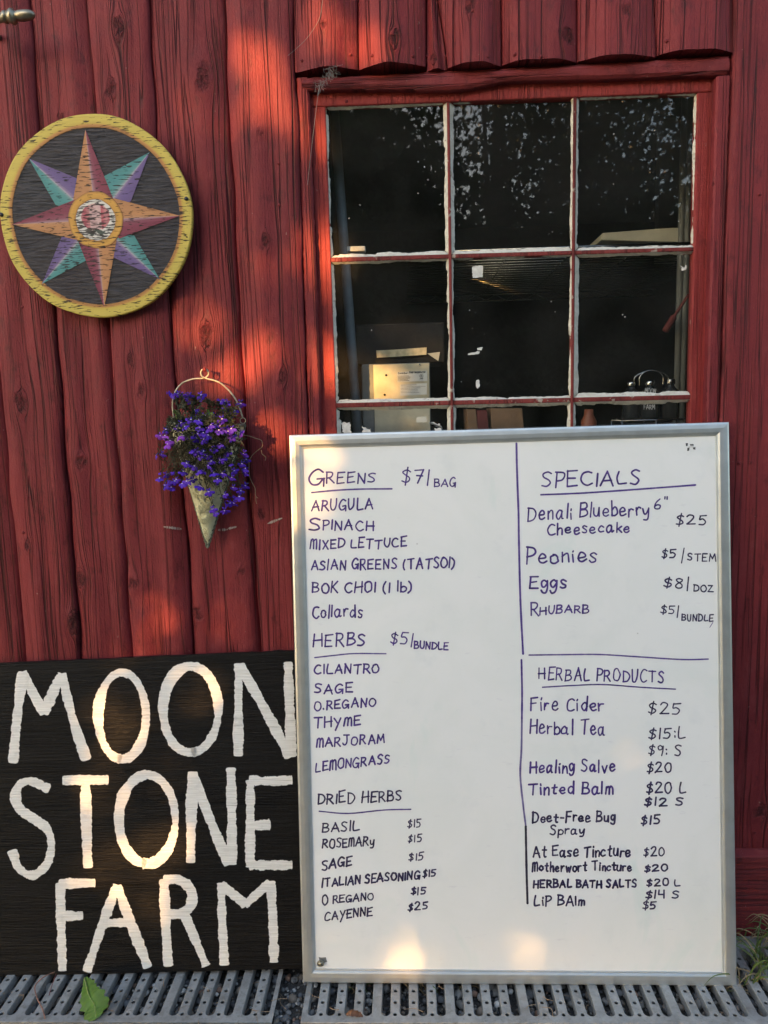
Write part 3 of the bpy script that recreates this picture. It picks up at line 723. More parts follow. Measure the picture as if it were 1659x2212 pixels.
class Pen:
    """flat marker or brush strokes laid on a plane; strokes are stepped outwards by a hair so none share a plane"""
    def __init__(s, plane, step, base): s.pl = plane; s.step = step; s.off = base; s.base = base; s.V = []; s.F = []
    def stroke(s, pts, w, smooth=True, jag=0, rr=random, close=False):
        pts = catmull(pts, 5) if smooth else [np.array(p, dtype=float) for p in pts]
        # resample
        seg = max(.8, w * .35) if not jag else max(.8, w * .07); q = [pts[0]]
        for a, b in zip(pts[:-1], pts[1:]):
            k = max(1, int(np.linalg.norm(b - a) / seg))
            for j in range(1, k + 1): q.append(a + (b - a) * j / k)
        n = len(q); b0 = len(s.V); wv = 1.0; L0 = []
        # round caps
        def nrm(i):
            t = q[min(i + 1, n - 1)] - q[max(i - 1, 0)]; t = t / (np.linalg.norm(t) + 1e-9); return t, np.array([-t[1], t[0]])
        rows = []
        t, nn = nrm(0)
        cp = .16 if jag else .5
        for a in (80, 50, 22): rows.append((q[0] - t * w * cp * math.sin(R(a)), nn, w * .5 * math.cos(R(a)) ** (.4 if jag else 1)))
        for i in range(n):
            t, nn = nrm(i); wv += rr.gauss(0, .045 if jag else .035); wv += (1 - wv) * (.05 if jag else .2)
            rows.append((q[i], nn, w * .5 * wv))
        t, nn = nrm(n - 1)
        for a in (22, 50, 80): rows.append((q[-1] + t * w * cp * math.sin(R(a)), nn, w * .5 * math.cos(R(a)) ** (.4 if jag else 1)))
        if jag:
            j1 = j2 = 0
        for c, nn, hw in rows:
            a = hw; b = hw
            if jag:
                j1 = j1 * .5 + rr.gauss(0, jag * .7); j2 = j2 * .5 + rr.gauss(0, jag * .7)
                a = max(.2, hw + j1); b = max(.2, hw + j2)
            l, r_ = c + nn * a, c - nn * b
            s.V += [s.pl(l[0], l[1], s.off), s.pl(r_[0], r_[1], s.off)]
        for i in range(len(rows) - 1): s.F.append((b0 + 2 * i, b0 + 2 * i + 1, b0 + 2 * i + 3, b0 + 2 * i + 2))
        s.off += s.step
    def text(s, txt, x0, x1, y0, y1, h, w, rr, sp=.24, slant=.035):
        items = []; x = 0
        for ch in txt:
            if ch == ' ': x += .42; continue
            g = glyph(ch); mx = max(p[0] for _, st in g for p in st); mn = min(p[0] for _, st in g for p in st)
            adv = max(mx - mn, .09); items.append((x - mn + (adv - mx + mn) / 2, g)); x += adv + sp * rr.uniform(.8, 1.2)
        tot = x - sp; k = (x1 - x0) / max(tot, .02) if len(txt.strip()) > 1 or tot > .2 else h
        for ox, g in items:
            dy = rr.gauss(0, .045) * h; sc = rr.uniform(.88, 1.10); sl_ = slant + rr.gauss(0, .022); xs_ = rr.gauss(0, .008) * h
            for sm_, st in g:
                pts = []
                for px, py in st:
                    gx = x0 + (ox + px) * k + py * sl_ * h + xs_; f = (gx - x0) / max(1e-6, x1 - x0)
                    pts.append((gx + rr.gauss(0, .017) * h, y0 + (y1 - y0) * f - py * h * sc + dy + rr.gauss(0, .02) * h))
                s.stroke(pts, w * rr.uniform(.86, 1.1), sm_ and len(pts) > 2, 0, rr)
    def build(s, name, mat, parent):
        o = mobj(name, s.V, s.F, mat, parent); s.V = []; s.F = []; s.off = s.base; return o

# ------------------------------------------------------------------ whiteboard
WB = Plane(PZ(1120, 2124, 0)[1], -.075)
wb = empty('whiteboard', WB(1120, 2122), 'large white dry-erase board in a grey metal frame, covered in purple price lists', 'whiteboard')
oc = [(625, 940), (1573, 912), (1590, 2127), (655, 2120)]
ic = [(655, 969), (1545, 941.5), (1559.6, 2099), (682, 2091.5)]
cn = [(s[0] + d[0], s[1] + d[1]) for s, d in zip(ic, [(-4, -4), (4, -4), (4, 4), (-4, 4)])]
MB().prism([WB(x, y, 0) for x, y in cn], -WB.n * .008).build('writing_panel', M['white'], wb)
prof = [(0, -.012), (0, .0035), (.05, .0058), (.16, .0068), (.45, .0074), (.74, .0068), (.86, .0050), (.90, .0030), (.97, .0026), (1.0, .0005), (1.0, -.012)]
for i in range(4):
    a, b, c, d = np.array(oc[i]), np.array(oc[(i + 1) % 4]), np.array(ic[(i + 1) % 4]), np.array(ic[i])
    dirv = (b - a) / np.linalg.norm(b - a) * -.42
    V = []
    for t, h in prof:
        q = a + (d - a) * t + dirv; V.append(WB(q[0], q[1], h))
    for t, h in prof:
        q = b + (c - b) * t - dirv; V.append(WB(q[0], q[1], h))
    n = len(prof); F = [(j, j + 1, n + j + 1, n + j) for j in range(n - 1)] + [tuple(range(n - 1, -1, -1)), tuple(range(n, 2 * n))]
    o = mobj('frame_rail', V, F, M['alu'], wb)
TXT = [
 (4, "G", 115, 215, 420, 420, 108, 'ink', 11), (4, "REENS", 232, 558, 405, 395, 68, 'ink', 10), (4, "$7/", 742, 925, 400, 402, 92, 'ink', 9), (4, "BAG", 960, 1105, 422, 424, 58, 'ink', 8),
 (4, "ARUGULA", 133, 545, 585, 577, 72, 'ink', 10), (4, "S", 118, 185, 718, 718, 85, 'ink', 10), (4, "PINACH", 210, 555, 716, 718, 66, 'ink', 10), (4, "&IXED LETTUCE", 124, 775, 845, 828, 62, 'ink', 10),
 (4, "ASIAN GREENS (TATSOI)", 132, 1090, 988, 968, 66, 'ink', 10), (4, "BOK CHOI (1 lb)", 138, 798, 1142, 1132, 70, 'ink', 10), (4, "Collards", 138, 475, 1306, 1303, 85, 'ink', 10),
 (4, "HERBS", 145, 487, 1507, 1494, 86, 'ink', 10), (4, "$5/", 668, 810, 1482, 1495, 75, 'ink', 9), (4, "BUNDLE", 826, 1053, 1512, 1522, 48, 'ink', 9),
 (5, "SPECIALS", 234, 893, 428, 410, 96, 'ink', 11), (5, "Denali Blueberry", 140, 955, 648, 612, 92, 'ink', 10), (5, "6\"", 994, 1078, 572, 570, 72, 'ink', 9), (5, "Cheesecake", 276, 828, 746, 728, 70, 'ink', 10),
 (5, "$25", 1143, 1350, 682, 680, 66, 'ink2', 9), (5, "Peonies", 130, 602, 942, 936, 102, 'ink', 11), (5, "$5", 1044, 1138, 905, 902, 56, 'ink2', 9), (5, "/", 1180, 1190, 925, 925, 78, 'ink2', 8), (5, "STEM", 1220, 1408, 922, 928, 46, 'ink2', 8),
 (5, "Eggs", 154, 403, 1113, 1110, 84, 'ink', 11), (5, "$8", 1060, 1178, 1102, 1105, 70, 'ink2', 9), (5, "/", 1218, 1240, 1110, 1110, 74, 'ink2', 8), (5, "DOZ", 1260, 1393, 1130, 1133, 44, 'ink2', 8),
 (5, "R", 158, 212, 1290, 1290, 86, 'ink', 10), (5, "HUBARB", 222, 548, 1286, 1272, 52, 'ink', 10), (5, "$5", 1038, 1130, 1280, 1284, 54, 'ink2', 8), (5, "/", 1152, 1164, 1298, 1298, 62, 'ink2', 8), (5, "BUNDLE", 1180, 1390, 1326, 1334, 44, 'ink2', 8),
 (6, "CILANTRO", 152, 590, 195, 186, 58, 'ink', 10), (6, "SAGE", 152, 408, 326, 322, 66, 'ink', 10), (6, "O.REGANO", 152, 568, 440, 412, 60, 'ink', 10), (6, "THY&E", 150, 460, 556, 540, 62, 'ink', 10), (6, "&ARJORAM", 168, 628, 690, 660, 60, 'ink', 10),
 (6, "LE&ONGRASS", 160, 656, 855, 794, 62, 'ink', 10), (6, "DRIED HERBS", 176, 738, 1076, 1046, 72, 'ink2', 10), (6, "BASIL", 206, 455, 1264, 1250, 62, 'ink2', 10), (6, "$15", 783, 870, 1228, 1226, 52, 'ink2', 8),
 (6, "ROSE&ARy", 206, 552, 1372, 1350, 56, 'ink2', 10), (6, "$15", 784, 874, 1328, 1326, 48, 'ink2', 8), (6, "SAGE", 206, 402, 1520, 1486, 58, 'ink2', 11), (6, "$15", 791, 885, 1455, 1448, 48, 'ink2', 8),
 (6, "ITALIAN SEASONING", 203, 862, 1630, 1576, 55, 'ink2', 11), (6, "$15", 884, 970, 1568, 1562, 46, 'ink2', 9), (6, "O", 206, 245, 1752, 1752, 66, 'ink2', 9), (6, "REGANO", 278, 548, 1742, 1716, 50, 'ink2', 9), (6, "$15", 807, 902, 1684, 1680, 48, 'ink2', 10),
 (6, "CAYENNE", 220, 542, 1862, 1824, 54, 'ink2', 10), (6, "$25", 785, 912, 1790, 1784, 50, 'ink2', 10),
 (7, "HERBAL PRODUCTS", 215, 1058, 232, 252, 80, 'ink', 9), (7, "Fire Cider", 160, 645, 440, 440, 92, 'ink', 10), (7, "$25", 954, 1170, 464, 462, 78, 'ink2', 9), (7, "Herbal Tea", 153, 658, 596, 604, 92, 'ink', 10),
 (7, "$15:L", 958, 1208, 636, 632, 72, 'ink2', 9), (7, "$9: S", 958, 1175, 742, 746, 68, 'ink2', 9), (7, "Healing Salve", 155, 724, 862, 850, 82, 'ink', 11), (7, "$20", 947, 1110, 860, 856, 70, 'ink2', 10),
 (7, "Tinted Balm", 148, 712, 1006, 1004, 78, 'ink', 11), (7, "$20 L", 944, 1205, 1000, 996, 66, 'ink2', 11), (7, "$12 S", 930, 1184, 1086, 1078, 52, 'ink2', 11), (7, "Deet-Free Bug", 172, 728, 1194, 1190, 66, 'ink2', 11),
 (7, "$15", 907, 1032, 1210, 1206, 60, 'ink2', 11), (7, "Spray", 292, 520, 1278, 1272, 58, 'ink2', 10), (7, "At Ease Tincture", 178, 832, 1428, 1424, 74, 'ink2', 11), (7, "$20", 924, 1062, 1422, 1420, 58, 'ink2', 9),
 (7, "&otherwort Tincture", 172, 840, 1526, 1522, 60, 'ink2', 11), (7, "$20", 930, 1080, 1526, 1522, 46, 'ink2', 10), (7, "HERBAL BATH SALTS", 178, 872, 1638, 1634, 48, 'ink2', 12), (7, "$20 L", 944, 1168, 1624, 1626, 46, 'ink2', 10),
 (7, "$14 S", 938, 1154, 1706, 1704, 48, 'ink2', 10), (7, "LiP BAlm", 185, 525, 1756, 1754, 62, 'ink2', 11), (7, "$5", 918, 1004, 1784, 1780, 52, 'ink2', 10)]
CR = {4: (630.4, 915.8), 5: (1095, 915.8), 6: (630.4, 1393.6), 7: (1095, 1393.6)}
rt = random.Random(3)
wpen = Pen(WB, .000012, .00025)
for c, t, x0, x1, y0, y1, h, mk, w in TXT:
    ox, oy = CR[c]; f = .32
    wpen.text(t, ox + x0 * f, ox + x1 * f, oy + y0 * f, oy + y1 * f, h * f, w * f * 1.12, rt)
    wpen.build('handwritten_line', M[mk], wb)
def rule(pts, w, mk, c):
    ox, oy = CR[c]; wpen.stroke([(ox + x * .32, oy + y * .32) for x, y in pts], w * .32, True, 0, rt); wpen.build('ruled_line', M[mk], wb)
rule([(135, 463), (300, 448), (460, 440), (675, 438)], 11, 'inkp', 4)
rule([(155, 1577), (280, 1563), (420, 1550), (635, 1551)], 9, 'inkp', 4)
rule([(1516, 132), (1520, 320), (1530, 600), (1533, 800), (1543, 1200), (1561, 1552)], 14, 'inkp', 4)
rule([(230, 478), (520, 466), (900, 440), (1272, 412)], 12, 'inkp', 5)
rule([(150, 1560), (400, 1557), (620, 1556), (860, 1570), (1180, 1590), (1358, 1587)], 10, 'inkp', 5)
rule([(1390, 1340), (1369, 1373)], 5, 'inkg', 5)
rule([(185, 1121), (380, 1136), (620, 1113), (803, 1108)], 9, 'ink', 6)
rule([(240, 284), (450, 272), (650, 266), (900, 284), (1137, 297)], 9, 'ink', 7)
rule([(98, 100), (102, 300), (101, 500)], 13, 'inkp', 7)
rule([(101, 506), (98, 700), (90, 880), (112, 1100), (126, 1212)], 13, 'inkg', 7)
rule([(127, 1222), (132, 1500), (139, 1742)], 15, 'inkk', 7)
# adhesive residue in the top corner and the worn metal clip in the bottom one
def wscrap(name, pts, c, mk, off, seed=1, jag=1.0):
    rr = random.Random(seed); ox, oy = CR[c]; out = []
    for i in range(len(pts)):
        a, b = np.array(pts[i], float), np.array(pts[(i + 1) % len(pts)], float)
        for j in range(3):
            q = a + (b - a) * j / 3; out.append(WB(ox + q[0] * .32 + rr.gauss(0, jag * .4), oy + q[1] * .32 + rr.gauss(0, jag * .4), off))
    return MB().prism(out, -WB.n * off * .8).build(name, M[mk], wb)
wscrap('adhesive_residue', [(1205, 130), (1222, 130), (1218, 150), (1208, 146)], 5, 'darkprint', .0006, 1)
wscrap('adhesive_residue', [(1235, 136), (1262, 138), (1258, 150), (1238, 146)], 5, 'darkprint', .0006, 2)
wscrap('adhesive_residue', [(1218, 160), (1232, 160), (1228, 182), (1217, 184)], 5, 'darkprint', .0006, 3)
wscrap('adhesive_residue', [(1255, 158), (1272, 156), (1272, 172), (1258, 172)], 5, 'darkprint', .0006, 4)
wscrap('adhesive_residue', [(1226, 150), (1258, 152), (1256, 158), (1228, 160)], 5, 'paper', .0005, 5)
q = (693, 2079)
mb = MB(); c0 = WB(q[0], q[1], .001)
mb.tube([WB(q[0] + 6.5 * math.cos(a), q[1] + 6 * math.sin(a), .004) for a in np.linspace(0, 2 * math.pi, 15)], .0016, 6)
mb.prism([WB(q[0] + x, q[1] + y, .006) for x, y in ((-4, -3), (4, -4), (4, 4), (-4, 4))], -WB.n * .004)
mb.build('corner_clip', M['metal'], wb, True)
o = wscrap('adhesive_residue', [(180, 2110), (235, 2105), (240, 2140), (190, 2150)], 6, 'grey', .0006, 6, 2.5)

# ------------------------------------------------------------------ black farm sign
SG = Plane(PZ(300, 2106, 0)[1], -.030)
sg = empty('farm_sign', SG(300, 2102), 'black painted plywood sign with white hand-painted letters reading MOON STONE FARM', 'sign')
rr = random.Random(9)
def sidept(a, b, n):
    return [(a[0] + (b[0] - a[0]) * i / n, a[1] + (b[1] - a[1]) * i / n) for i in range(n)]
sgc = [(-70, 1436), (676, 1403), (690, 2092), (-60, 2111)]
poly = []
for i in range(4):
    for x, y in sidept(sgc[i], sgc[(i + 1) % 4], 40): poly.append(SG(x + rr.gauss(0, .35), y + rr.gauss(0, .5), 0))
bevel(MB().prism(poly, -SG.n * .012).build('sign_board', M['black'], sg), .0012, 1)
LT = [
 [[(72, 630), (92, 400), (122, 150)], [(125, 150), (180, 260), (238, 365)], [(240, 365), (285, 260), (332, 160)], [(335, 160), (395, 400), (466, 615)]],
 [circ(660, 382, 129, 234, 95, 458, 24)], [circ(1030, 347, 149, 233, 80, 446, 24)],
 [[(1287, 592), (1288, 350), (1289, 105)], [(1296, 110), (1430, 345), (1565, 600)], [(1556, 97), (1565, 350), (1574, 596)]],
 [[(262, 775), (170, 735), (108, 752), (84, 820), (110, 885), (180, 935), (252, 990), (278, 1070), (255, 1180), (175, 1242), (100, 1200), (68, 1112)]],
 [[(345, 730), (470, 727), (580, 728)], [(462, 735), (468, 1000), (476, 1196)]],
 [circ(795, 940, 152, 240, 95, 458, 24)],
 [[(1030, 1168), (1034, 900), (1038, 690)], [(1042, 695), (1130, 930), (1232, 1180)], [(1248, 668), (1252, 900), (1252, 1178)]],
 [[(1352, 728), (1460, 734), (1572, 728)], [(1352, 735), (1352, 960), (1350, 1192)], [(1352, 974), (1455, 968)], [(1352, 1188), (1470, 1187), (1572, 1186)]],
 [[(325, 1290), (420, 1285), (508, 1284)], [(326, 1290), (330, 1500), (338, 1752)], [(332, 1462), (442, 1460)]],
 [[(470, 1757), (550, 1520), (630, 1300)], [(634, 1305), (715, 1520), (798, 1735)], [(550, 1500), (722, 1497)]],
 [[(886, 1270), (895, 1500), (908, 1728)], [(890, 1268), (965, 1266), (1030, 1318), (1034, 1395), (985, 1446), (908, 1452)], [(998, 1458), (1060, 1600), (1112, 1726)]],
 [[(1212, 1722), (1200, 1500), (1194, 1290)], [(1198, 1295), (1325, 1398)], [(1325, 1398), (1455, 1285)], [(1462, 1280), (1474, 1480), (1480, 1706)]]]
spen = Pen(SG, .00012, .0007)
for L_ in LT:
    for st in L_: spen.stroke([(x * .4, 1393.6 + y * .4) for x, y in st], 50 * .4, len(st) > 2, .62, rr)
    spen.build('painted_letter', M['letter'], sg)

# ------------------------------------------------------------------ round star sign
YR = -.054
ctr = P(207, 469.5, YR)
star = empty('barn_star_sign', ctr, 'round weathered wooden sign with yellow rim and painted eight-point star', 'sign')
AX = (P(414, 461, YR) - P(0.5, 481, YR)) / 2; AZ = (P(189, 250, YR) - P(226, 689, YR)) / 2
AX = np.array([np.linalg.norm(AX), 0, 0]); AZ = np.array([0, 0, np.linalg.norm(AZ)])
def dk(u, v, off): return ctr + AX * u + AZ * v + np.array([0, -off, 0])
def pix2uv(px, py):
    p = P(px, py, YR) - ctr; return p[0] / AX[0], p[2] / AZ[2]
n = 128; V = []; F = []
for off in (0, -.010):
    for i in range(n): a = 2 * math.pi * i / n; V.append(dk(.985 * math.cos(a), .985 * math.sin(a), off))
F = [tuple(range(n)), tuple(range(2 * n - 1, n - 1, -1))] + [(i, i + n, (i + 1) % n + n, (i + 1) % n) for i in range(n)]
mobj('sign_disc', V, F, M['signblack'], star)
Y1, Y2, OR = np.array((.53, .42, .085)), np.array((.50, .38, .07)), np.array((.36, .17, .05))
def ringmesh(name, cu, cv, stops, off, mat, su=1, sv=1, n=160, wall=True):
    V = []; C = []; F = []
    for r, h, c in stops:
        for i in range(n):
            a = 2 * math.pi * i / n; rw = r + .0025 * math.sin(5 * a + 1) + .002 * math.sin(11 * a)
            V.append(dk(cu + rw * su * math.cos(a), cv + rw * sv * math.sin(a), off + h)); C.append(c)
    k = len(stops)
    for j in range(k - 1):
        for i in range(n): F.append((j * n + i, j * n + (i + 1) % n, (j + 1) * n + (i + 1) % n, (j + 1) * n + i))
    return mobj(name, V, F, mat, star, False, cols=np.array(C))
ringmesh('rim_band', 0, 0, [(.868, .0003, OR * .5), (.872, .0008, OR * .85), (.893, .0008, OR * 1.25), (.912, .0008, Y2), (.94, .0008, Y1), (.99, .0008, Y1), (1.0, -.0004, Y2), (1.0, -.0102, Y2 * .8)], 0, M['signpaint'])
TEAL, PUR, MAR, ORA = np.array((.06, .24, .25)), np.array((.125, .085, .24)), np.array((.19, .032, .065)), np.array((.43, .205, .085))
def lighten(c, f): return c * (1 - f) + np.array((.5, .42, .46)) * f
def pv(cx_, cy_):    # crop -> uv
    return pix2uv(cx_ * .386 / 1.5069, (360 + cy_ * .386) / 1.5069)
def point(tip, bl, br, cl, cr_, off, par):
    """one star point: tip, two base corners (uv), split along its ridge; colour lightens toward the ridge line"""
    tip, bl, br = map(np.array, (tip, bl, br)); bm = np.array(pv(810, 925)); V = []; C = []; F = []
    for side, c in ((bl, cl), (br, cr_)):
        b0 = len(V)
        fr = [0, .10, .28, .6, 1.0]; li = [.55, .30, .06, 0, -.12]
        if np.allclose(c, ORA): li = [.12, .1, .0, 0, -.10]
        N_ = 8
        for i in range(N_ + 1):
            t = i / N_
            for f, l in zip(fr, li):
                base = bm + (side - bm) * f; q = tip + (base - tip) * t
                V.append(dk(q[0], q[1], off)); C.append(lighten(c, l) if l >= 0 else c * (1 + l))
        for i in range(N_):
            for j in range(4): F.append((b0 + i * 5 + j, b0 + i * 5 + j + 1, b0 + (i + 1) * 5 + j + 1, b0 + (i + 1) * 5 + j))
    return mobj('star_point', V, F, M['signpaint'], par, cols=np.array(C))
point(pv(245, 405), pv(470, 795), pv(680, 585), TEAL, PUR, .0010, star)
point(pv(1262, 352), pv(870, 560), pv(1105, 765), TEAL, PUR, .0010, star)
point(pv(355, 1462), pv(520, 1070), pv(745, 1255), PUR, TEAL, .0010, star)
point(pv(1350, 1425), pv(1130, 1050), pv(930, 1225), TEAL, PUR, .0010, star)
point(pv(722, 162), pv(620, 750), pv(955, 740), ORA, MAR, .0014, star)
point(pv(882, 1660), pv(660, 1100), pv(985, 1100), MAR, ORA, .0014, star)
point(pv(103, 962), pv(640, 750), pv(640, 1090), MAR, ORA, .0016, star)
point(pv(1518, 888), pv(960, 740), pv(1010, 1080), ORA, MAR, .0016, star)
mu, mv = pv(810, 925)
GO = np.array((.50, .27, .05))
ringmesh('centre_ring', mu, mv, [(.205, .0, np.array((.55, .54, .5))), (.206, .0003, OR), (.222, .0005, GO), (.262, .0005, GO * 1.12), (.282, .0005, OR), (.286, 0, OR * .5)], .0020, M['signpaint'], 1, .98, 96)
# medallion: pink blossom and dark leaves on white
V = []; C = []; F = []; nr, na = 26, 80
for j in range(nr + 1):
    for i in range(na):
        r = .206 * j / nr; a = 2 * math.pi * i / na; u, v = r * math.cos(a), r * math.sin(a)
        c = np.array((.62, .60, .56))
        bl = (abs(u) / .15) ** 2 + ((v - .03) / .135) ** 2
        if bl < 1:
            w = .5 + .5 * math.sin(u * 70); c = np.array((.45, .10, .13)) * (1 - .45 * w) + np.array((.55, .33, .32)) * .45 * w
            if abs(u) < .06: c = c * .4 + np.array((.6, .5, .48)) * .6
        lf = -.085 - abs(u) * .35
        if -.16 + abs(abs(u) - .05) * .9 < v < lf and abs(u) < .13: c = np.array((.055, .075, .062))
        V.append(dk(mu + u, mv + v, .0021)); C.append(c)
for j in range(nr):
    for i in range(na): F.append((j * na + i, j * na + (i + 1) % na, (j + 1) * na + (i + 1) % na, (j + 1) * na + i))
mobj('painted_blossom', V, F, M['signpaint2'], star, cols=np.array(C))
for px, py in ((1572, 745), (16, 880)):
    u, v = pv(px, py); p = dk(u, v, .0012)
    MB().lathe((p[0], p[1], p[2]), [(.0008, -.0035), (.0038, -.0028), (.0046, -.0008), (.0046, .001)], 12, 'y').build('sign_screw', M['bottle'], star, True)

# ------------------------------------------------------------------ brass finial at the top left
fy = -.10
fa, fb = P(-60, 44, fy), P(76, 31, fy)
fin = empty('curtain_rod', fa, 'old brass rod end with turned finial jutting in at the top left', 'rod')
d = fb - fa; ln = np.linalg.norm(d); d /= ln
def fp(t): return fa + d * ln * t
prof = [(0, .0105), (.50, .0105), (.505, .0125), (.53, .0135), (.55, .0125), (.56, .0118), (.60, .0135), (.63, .0165), (.655, .0165), (.68, .013), (.70, .0098), (.715, .0098), (.74, .0112), (.80, .0118), (.88, .0112), (.94, .0092), (.98, .006), (1.0, .002)]
MB().tube([fp(t) for t, r in prof if t <= .56], [r * .95 for t, r in prof if t <= .56], 20).build('rod', M['metal'], fin, True)
MB().tube([fp(t) for t, r in prof if t >= .56], [r * .95 for t, r in prof if t >= .56], 20).build('finial', M['metal'], fin, True)
bk = fp(.12)
mb = MB(); mb.tube([bk, bk + np.array([0, .085, -.0])], .006, 10); mb.build('bracket', M['metal'], fin, True)

# ------------------------------------------------------------------ wall planter
def pc(c, r): return 318.5 + c * .1892, 783 + r * .1892
LW = P(*pc(275, 690), -.045); RW = P(*pc(1118, 715), -.045); TW = P(*pc(690, 2115), -.045)
pot = empty('wall_planter', TW, 'cream embossed tin cone planter hung by a wire hoop on the red wall', 'planter')
mid = (LW + RW) / 2; halfw = np.linalg.norm(RW - LW) / 2; DEP = .085
V = []; F = []; nA, nH = 28, 24
def cone(a, t, off=0):
    """a: 0..1 left to right round the front, t: 0 rim .. 1 tip"""
    th = math.pi * a; rim = mid + (RW - LW) / 2 * (-math.cos(th)) + np.array([0, -(DEP + off) * math.sin(th) ** .8 if 0 < a < 1 else 0, .0])
    return rim + (TW - rim) * t + np.array([0, -off * .5, 0])
for j in range(nH + 1):
    for i in range(nA + 1): V.append(cone(i / nA, j / nH * .995))
for j in range(nH):
    for i in range(nA): F.append((j * (nA + 1) + i, (j + 1) * (nA + 1) + i, (j + 1) * (nA + 1) + i + 1, j * (nA + 1) + i + 1))
b = len(V); V += [LW, RW, TW]; F.append((b, b + 1, b + 2))
mobj('cone', V, F, M['pot'], pot, True)
# embossed daisies
mb = MB()
for (a0, t0, rad, a_s, a_e) in [(.42, .72, .024, 0, 360), (.47, .885, .016, 0, 360), (.40, .52, .022, 0, 360), (.56, .60, .02, 0, 360), (.64, .42, .022, 0, 360), (.3, .36, .02, 0, 360)]:
    npt = 14
    for k in range(npt):
        an = 2 * math.pi * k / npt; pts = []
        for s in np.linspace(0, 1, 9):
            rr_ = rad * (.25 + .75 * (1 - abs(2 * s - 1))); aa = an + .17 * math.sin(2 * math.pi * s)
            width = max(.02, halfw * math.pi * (1 - t0)); H = np.linalg.norm(TW - mid)
            pts.append(cone(min(.98, max(.02, a0 + rr_ * math.cos(aa) / width)), min(.98, t0 + rr_ * math.sin(aa) / H), .0015))
        mb.tube(pts, .0010, 5)
mb.build('embossed_flower', M['pot'], pot, True)
def rope(pts, r, name):
    mb = MB(); pts = catmull(pts, 10) if len(pts) > 2 else pts
    L_ = [0]
    for a, b in zip(pts[:-1], pts[1:]): L_.append(L_[-1] + np.linalg.norm(np.array(b) - np.array(a)))
    m_ = int(L_[-1] / .0016); P3 = np.array(pts); s = np.linspace(0, L_[-1], m_)
    X = np.stack([np.interp(s, L_, P3[:, k]) for k in range(3)], 1)
    t = (X[-1] - X[0]) / np.linalg.norm(X[-1] - X[0]); u = np.cross(t, [0, 1, 0]); u /= np.linalg.norm(u); w = np.cross(t, u)
    for ph in (0, math.pi):
        mb.tube([X[i] + r * .55 * (math.cos(s[i] / .0035 + ph) * u + math.sin(s[i] / .0035 + ph) * w) for i in range(m_)], r * .62, 6)
    return mb.build(name, M['rope'], pot, True)
o_ = np.array([0, -.003, 0])
rope([LW + o_, (LW + TW) / 2 + o_, TW + o_], .0034, 'rope_trim'); rope([RW + o_, (RW + TW) / 2 + o_, TW + o_], .0034, 'rope_trim')
rope([cone(i / 16, .0, .002) for i in range(17)], .003, 'rope_trim')
hp = [pc(*q) for q in [(302, 640), (288, 520), (292, 420), (325, 320), (400, 235), (520, 190), (640, 180), (690, 150), (695, 110), (665, 75), (630, 80), (610, 115), (625, 160), (680, 185), (760, 205), (840, 240), (930, 320), (1000, 410), (1045, 500), (1088, 635)]]
yy = np.interp(range(len(hp)), [0, 3, 6, 13, 16, len(hp) - 1], [-.05, -.052, -.052, -.056, -.055, -.05])
MB().tube(catmull([P(q[0], q[1], y) for q, y in zip(hp, yy)], 5), .0019, 8).build('wire_hoop', M['wire'], pot, True)
for q in ((312, 650), (1090, 665)):
    c = P(*pc(*q), -.049); MB().tube([c + np.array([.0065 * math.cos(a), 0, .0065 * math.sin(a)]) for a in np.linspace(0, 6.28, 15)], .0011, 6).build('hanging_ring', M['wire'], pot, True)
nc = P(*pc(650, 82), -.06)
nail = empty('nail', nc, 'red painted nail holding up the wire hoop of the planter', 'nail')
mb = MB(); mb.lathe(tuple(nc), [(.001, -.0035), (.0042, -.003), (.0048, -.001), (.0048, .0005), (.002, .0008), (.002, .03)], 14, 'y'); mb.build('nail_body', M['sash'], nail, True)
# lobelia
BL = [(300,365),(350,350),(400,365),(450,370),(485,372),(610,365),(840,450),(880,440),(915,460),(1065,460),(880,535),(990,548),(540,540),(590,590),(630,600),(670,600),(740,605),(780,615),(850,640),(500,650),(590,660),(380,685),(340,750),(430,730),(600,735),(700,745),(730,710),(780,710),(830,720),(820,770),(870,760),(920,780),(960,750),(210,760),(150,830),(205,830),(360,855),(410,835),(260,890),(230,930),(580,805),(640,800),(690,825),(560,860),(640,870),(930,810),(990,840),(1060,800),(960,850),(830,930),(750,980),(910,1020),(165,1040),(100,1060),(520,1030),(570,1010),(640,1010),(590,1065),(680,1060),(450,1145),(540,1180),(730,1120),(700,1170),(830,1110),(590,1240),(640,1230),(410,1240),(760,1265),(860,1260),(990,1230),(965,1305),(1080,1150),(1130,1100),(1100,1030),(1120,1210),(1120,1255),(800,1330),(215,1270),(140,1320),(310,1350),(330,1330),(450,1350),(400,1380),(520,1330),(270,1420),(200,1400),(600,1410),(980,1420),(1120,1400),(1065,1460),(1050,1530),(990,1600),(940,1600),(740,1670),(770,1715),(880,1685),(700,1470),(880,1500)]
plant = empty('lobelia_plant', mid + np.array([0, -.03, 0]), 'trailing lobelia with violet blue flowers spilling out of the hanging cone planter', 'plant')
